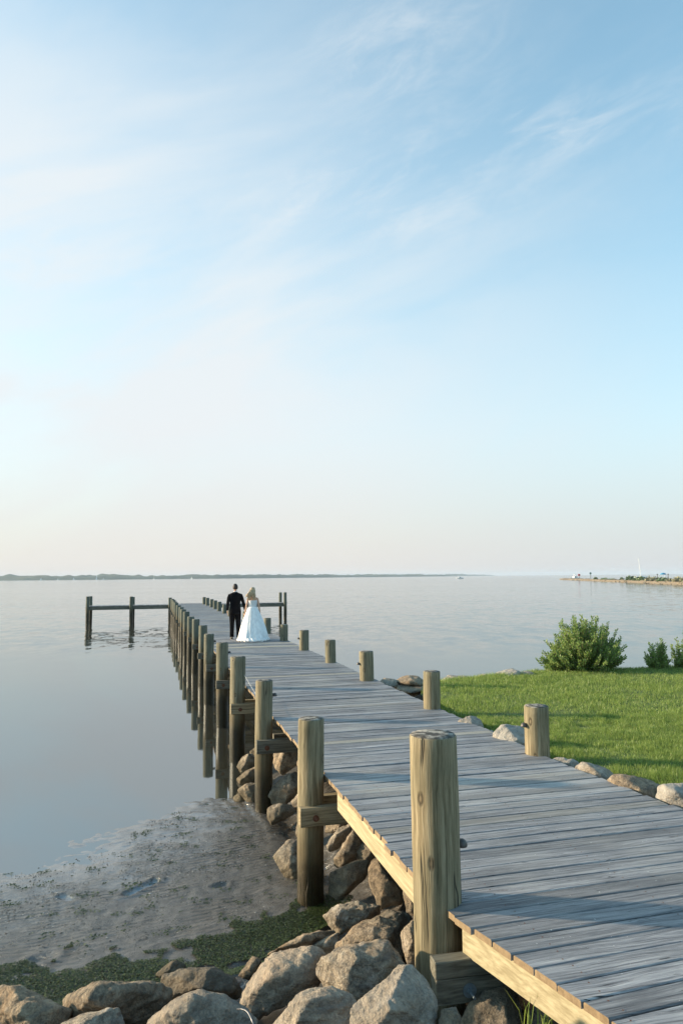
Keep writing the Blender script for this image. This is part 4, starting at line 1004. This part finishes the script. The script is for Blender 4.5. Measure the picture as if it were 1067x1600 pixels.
# breakwater: low wall of heaped stones
ja, jb = Vector((153, 500, 0)), Vector((104, 215, 0))
jd = (jb - ja); jl = jd.length; jd.normalize(); jn = Vector((-jd.y, jd.x, 0))
bm = bmesh.new(); r = random.Random(9)
NJ = 1350
for i in range(NJ):
    q = i / NJ; ctr = ja + jd * (jl * 1.7) * q + jn * r.gauss(0, 1.6); w_ = 1.6
    off = abs((ctr - ja).dot(jn)); z = max(.1, 1.05 - off * .35) + r.uniform(-.2, .1) - (.5 if q < .02 else 0)
    vs_ = bmesh.ops.create_icosphere(bm, subdivisions=1, radius=r.uniform(.5, .95))['verts']
    s3 = Vector((r.uniform(.8, 1.5), r.uniform(.8, 1.5), r.uniform(.4, .7))); 
    for v in vs_: v.co = Vector((v.co.x * s3.x, v.co.y * s3.y, v.co.z * s3.z)) * r.uniform(.85, 1.15) + ctr + Vector((0, 0, z - .3))
core = [[ja + jn * a + Vector((0, 0, z)) for a, z in ((-3.2, -.5), (-1.5, .8), (1.5, .8), (3.2, -.5))], [ja + jd * jl * 1.7 + jn * a + Vector((0, 0, z)) for a, z in ((-3.2, -.5), (-1.5, .8), (1.5, .8), (3.2, -.5))]]
ring_loft(bm, core); bmesh.ops.recalc_face_normals(bm, faces=bm.faces)
tag(from_bm('breakwater', bm, FARROCK), 'long low tan stone breakwater reaching in from the right below the horizon', 'breakwater')
def jpoint(px, off=0):
    """point on the jetty axis seen at column px"""
    best = min(((abs((CR.transposed() @ (ja + jd * jl * q - CO)).x / -(CR.transposed() @ (ja + jd * jl * q - CO)).z * F_PX + IW / 2 - px), q) for q in [i / 400 * 1.1 for i in range(401)]))[1]
    return ja + jd * jl * best + jn * off + Vector((0, 0, .8))
def scrub(px, w, h, label, seed, m, off=0):
    p = jpoint(px, off); r = random.Random(seed); bm = bmesh.new()
    n = 260; lv = []
    for i in range(n):
        d = Vector((r.gauss(0, 1), r.gauss(0, 1), abs(r.gauss(0, 1)))).normalized() * r.uniform(.35, 1.0) * (1 + .35 * noise.noise(Vector((i * .37, seed, 0))))
        c = Vector((d.x * w / 2, d.y * w / 2, d.z * h)); s_ = r.uniform(.12, .26) * h
        a, b = Vector((r.gauss(0, 1), r.gauss(0, 1), r.gauss(0, 1))).normalized() * s_, Vector((r.gauss(0, 1), r.gauss(0, 1), r.gauss(0, 1))).normalized() * s_
        lv += [c - a, c - b, c + a, c + b]
    v = np.array([tuple(q) for q in lv]); o = from_np('bush', v, np.arange(len(v)).reshape(-1, 4), m); o.location = p
    tag(o, label, 'bush', 'bushes on the breakwater')
SB = [(930, 2.2, 1.3, 'small dark green bush nearest the left end of the breakwater', 0), (945, 5, 1.0, 'low green bush right of the dark pole on the breakwater', 0), (957, 3.5, .8, 'flat green bush midway between the pole and the leaning mast', 0), (971, 2, 1.2, 'small separate bush on the bare middle of the breakwater', 0),
      (984, 3.6, 2.0, 'dark rounded bush just left of the leaning white mast', 0), (992, 2.6, 1.4, 'small bush touching the foot of the leaning white mast', 0), (1000, 3.4, 1.9, 'green bush just right of the leaning white mast', 0), (1013, 3.6, 1.6, 'pale scrubby bush left of the blue canopy', 1), (1022, 4.0, 1.6, 'wide pale bush under the left pole of the blue canopy', 1), (1035, 4.2, 1.5, 'green bush in front of the blue canopy', 0), (1045, 3, 1.2, 'low tan bush right of the blue canopy', 1), (1058, 3.6, 1.7, 'pale bush at the right edge of the picture on the breakwater', 1), (1070, 3.5, 1.5, 'bush cut by the right edge on the breakwater', 1)]
for i, (px, w, h, lb, kk) in enumerate(SB): scrub(px, w, h, lb, i, SCRUB if kk else LEAFFAR)
# markers on the breakwater
def pole_sign(px, h, label, colr, name, cat, hw):
    p = jpoint(px); root = empty(name, p, label=label, cat=cat)
    bm = bmesh.new(); tube(bm, [(0, 0, -.3), (0, 0, h)], .13, 8); from_bm('pole', bm, flat('dark_pole', (.05, .06, .06), .6), root)
    bm = bmesh.new()
    if hw[2] == 'tri': ring_loft(bm, [[(-hw[0], y, h - .2), (hw[0], y, h - .2), (hw[0], y, h + hw[1]), (-hw[0], y, h + hw[1])] for y in (-.12, .12)])
    else: ring_loft(bm, [[(hw[0] * math.cos(a), y, h + hw[1] * math.sin(a)) for a in [i * math.pi / 3 for i in range(6)]] for y in (-.12, .12)])
    bmesh.ops.recalc_face_normals(bm, faces=bm.faces); from_bm('dayboard', bm, flat(name + '_paint', colr, .5), root)
pole_sign(904.5, 2.0, 'red channel marker standing near the left end of the breakwater', (.65, .06, .04), 'channel_marker', 'marker', (.65, .9, 'tri'))
pole_sign(922.5, 3.2, 'dark slender pole with a green board on the breakwater', (.03, .12, .09), 'channel_marker', 'marker', (.55, .6, 'hex'))
# boats
def hull(bm, L, B, H, z0=-.25):
    st = [(-.5, .75, .0), (-.3, .95, .0), (0, 1, .0), (.25, .8, .05), (.42, .4, .12), (.5, .04, .2)]
    rings = []
    for x, b, zr in st:
        y = b * B / 2; rings.append([(x * L, -y, H + zr * H), (x * L, -y * .85, .25 * H), (x * L, -y * .3, z0), (x * L, y * .3, z0), (x * L, y * .85, .25 * H), (x * L, y, H + zr * H)])
    ring_loft(bm, rings); bmesh.ops.recalc_face_normals(bm, faces=bm.faces)
GLASS = flat('dark_window', (.03, .04, .05), .1)
def motorboat(loc, rz, L, label, cabin=True, fly=False):
    root = empty('motorboat', loc, rz, label=label, cat='boat', group='boats on the bay')
    bm = bmesh.new(); hull(bm, L, L * .33, L * .13); from_bm('hull', bm, WHT, root)
    bm = bmesh.new(); h0 = L * .13
    ring_loft(bm, [[(x * L, y * L, z) for x, y in ((-.2 + e, -.12 + e), (.16 - e * 2, -.12 + e), (.16 - e * 2, .12 - e), (-.2 + e, .12 - e))] for z, e in ((h0, 0), (h0 + L * .12, .02))])
    if fly: add_box(bm, (-.14 * L, -.1 * L, h0 + L * .24), (.08 * L, .1 * L, h0 + L * .26))
    if fly:
        for a in (-.13, .06):
            for b in (-.09, .09): tube(bm, [(a * L, b * L, h0 + L * .1), (a * L, b * L, h0 + L * .25)], .04, 6)
    bmesh.ops.recalc_face_normals(bm, faces=bm.faces); cb = from_bm('cabin', bm, WHT, root)
    bm = bmesh.new(); add_box(bm, (-.16 * L, -.124 * L, h0 + L * .045), (.10 * L, .124 * L, h0 + L * .095)); from_bm('cabin_window', bm, GLASS, cb)
d_ = 800.
q = P(718, 902.6, 0); sc_ = q.y
bp = D(718, 902.6, 800); bp.z = 0
motorboat((bp.x, bp.y, 0), R(180), 8.0, 'small white motorboat alone on open water near the horizon')
bp = D(896.5, 904, 520); motorboat((bp.x + .5, bp.y, 0), R(200), 8.5, 'white cabin boat passing the left end of the breakwater beside the red marker', fly=True)
def sailboat(loc, L, mh, label, lean=0, sails=False, rz=0, mr=.12):
    root = empty('sailboat', loc, rz, label=label, cat='sailboat', group='boats on the bay')
    bm = bmesh.new(); hull(bm, L, L * .3, L * .11); add_box(bm, (-.15 * L, -.08 * L, .11 * L), (.15 * L, .08 * L, .16 * L)); from_bm('hull', bm, WHT, root)
    bm = bmesh.new(); tube(bm, [(0, 0, 0), (lean, 0, mh)], [mr, mr * .8], 8); tube(bm, [(0, 0, 1.6), (-L * .38, 0, 1.7)], mr * .7, 6); from_bm('mast', bm, WHT, root)
    if sails:
        bm = bmesh.new(); ring_loft(bm, [[(-L * .36, y, 1.9), (-.15, y, 1.9), (lean - .1, y, mh * .95), (lean - .25, y, mh * .95)] for y in (-.03, .03)]); bmesh.ops.recalc_face_normals(bm, faces=bm.faces); from_bm('sail', bm, WHITE, root)
bp = D(1001, 900, 600); sailboat((bp.x, bp.y, 0), 11, 16.5, 'tall white sailboat mast leaning left behind the breakwater bushes', -1.9, False, R(10), .20)
for px, mh, lb, sl in ((65, 9, 'leftmost tiny white sailboat below the far tree line', 1), (91, 7, 'tiny white sailboat between the leftmost one and the pair by the far shore', 0), (116, 8, 'tiny broad white boat under the highest far trees', 1), (152, 16, 'tallest tiny white sail before the far shore above the left pier arm', 1), (162, 7, 'small white boat just right of the tallest far sail', 0), (241, 13, 'dark thin sailboat mast before the far shore, right of the white sails', 0), (300, 7, 'tiny white sailboat before the far shore above the pier end', 1)):
    bp = D(px, 906, 2300); sailboat((bp.x, bp.y, 0), 9, mh, lb, 0, bool(sl), R(px * 7 % 60 - 30), .3)
# canopy
p = D(1035.5, 903, 330); root = empty('canopy', (p.x, p.y, 0), R(10), label='blue domed canopy on thin poles behind the breakwater bushes', cat='canopy')
bm = bmesh.new(); ring_loft(bm, [ellipse((0, 0, z), r_, r_ * .8, 16) for z, r_ in ((3.0, 1.5), (3.35, 1.35), (3.7, .8), (3.85, .2))]); from_bm('canopy_cloth', bm, flat('blue_cloth', (.05, .25, .42), .7), root, True)
for x in (-1.3, 1.3):
    for y in (-.9, .9):
        bm = bmesh.new(); tube(bm, [(x, y, -.5), (x, y, 3.05)], .05, 6); from_bm('leg', bm, GALV, root)
for x in (-2.6, 2.9):
    bm = bmesh.new(); tube(bm, [(x, .5, -.5), (x, .5, 3.4)], .13, 8); add_box(bm, (x - .3, .3, 3.0), (x + .3, .7, 3.3)); from_bm('mooring_post', bm, flat('dark_pole', (.09, .08, .07), .6), root)
# far shore: wooded land as one mass, two reaches
def far_land(name, pts, depth, hgt, seed, m, label):
    rows = []; r = np.random.default_rng(seed); n = 420; nd = 10
    px = np.linspace(pts[0][0], pts[-1][0], n); hs = np.interp(px, [p[0] for p in pts], [p[1] for p in pts]); ds = np.interp(px, [p[0] for p in pts], [p[2] for p in pts])
    V_ = np.zeros((nd + 1, n, 3))
    for j in range(nd + 1):
        q = j / nd
        for i in range(n):
            dr = ray(px[i], 902); dr = Vector((dr.x / dr.y, 1)); Y_ = ds[i] + depth * q; x = dr.x * Y_
            prof_ = min(1, q * 5) if q > 0 else 0
            hh = hs[i] * hgt * (.75 + .45 * q) * prof_ * (.78 + .42 * noise.fractal(Vector((x * .006, Y_ * .006, seed)), .8, 2, 3) + .35 * noise.noise(Vector((x * .03, Y_ * .03, seed))))
            V_[j, i] = (x, Y_, max(-.5, hh) if q > 0 else -.5)
    idx = np.arange(V_.shape[0] * n).reshape(-1, n); quads = np.stack([idx[:-1, :-1], idx[:-1, 1:], idx[1:, 1:], idx[1:, :-1]], -1).reshape(-1, 4)
    return tag(from_np(name, V_.reshape(-1, 3), quads, m), label, 'woodland', kind='stuff')
FW = flat('far_wood', (.035, .06, .03), .95, 0, .4, .01)
far_land('far_woods', [(-300, 1.0, 2500), (0, .95, 2500), (150, .95, 2650), (350, 1.0, 2900), (470, .85, 3300), (600, .7, 3800), (690, .5, 4200), (715, .05, 4400)], 260, 17, 3, FW, 'long low blue-green wooded shore along the horizon')
far_land('far_woods', [(520, .7, 5600), (640, .8, 6000), (720, .6, 6400), (756, .4, 6600), (775, .05, 6700)], 300, 24, 5, FW, 'faint farther wooded point fading out toward the right')
# ------------------------------------------------------------ haze
bm = bmesh.new(); add_box(bm, (-9100, -620, -4), (9100, 10100, 34))
hzm = bpy.data.materials.new('haze'); hzm.use_nodes = True; gg = G(hzm.node_tree); gg.n.clear()
pv = gg.n.new('ShaderNodeVolumePrincipled'); pv.inputs['Color'].default_value = (.70, .84, 1.0, 1); pv.inputs['Density'].default_value = .00011
pv.inputs['Anisotropy'].default_value = 0
oo = gg.n.new('ShaderNodeOutputMaterial'); gg.l.new(pv.outputs[0], oo.inputs['Volume'])
tag(from_bm('haze', bm, hzm), 'thin pale blue haze over the bay', 'haze', kind='stuff')
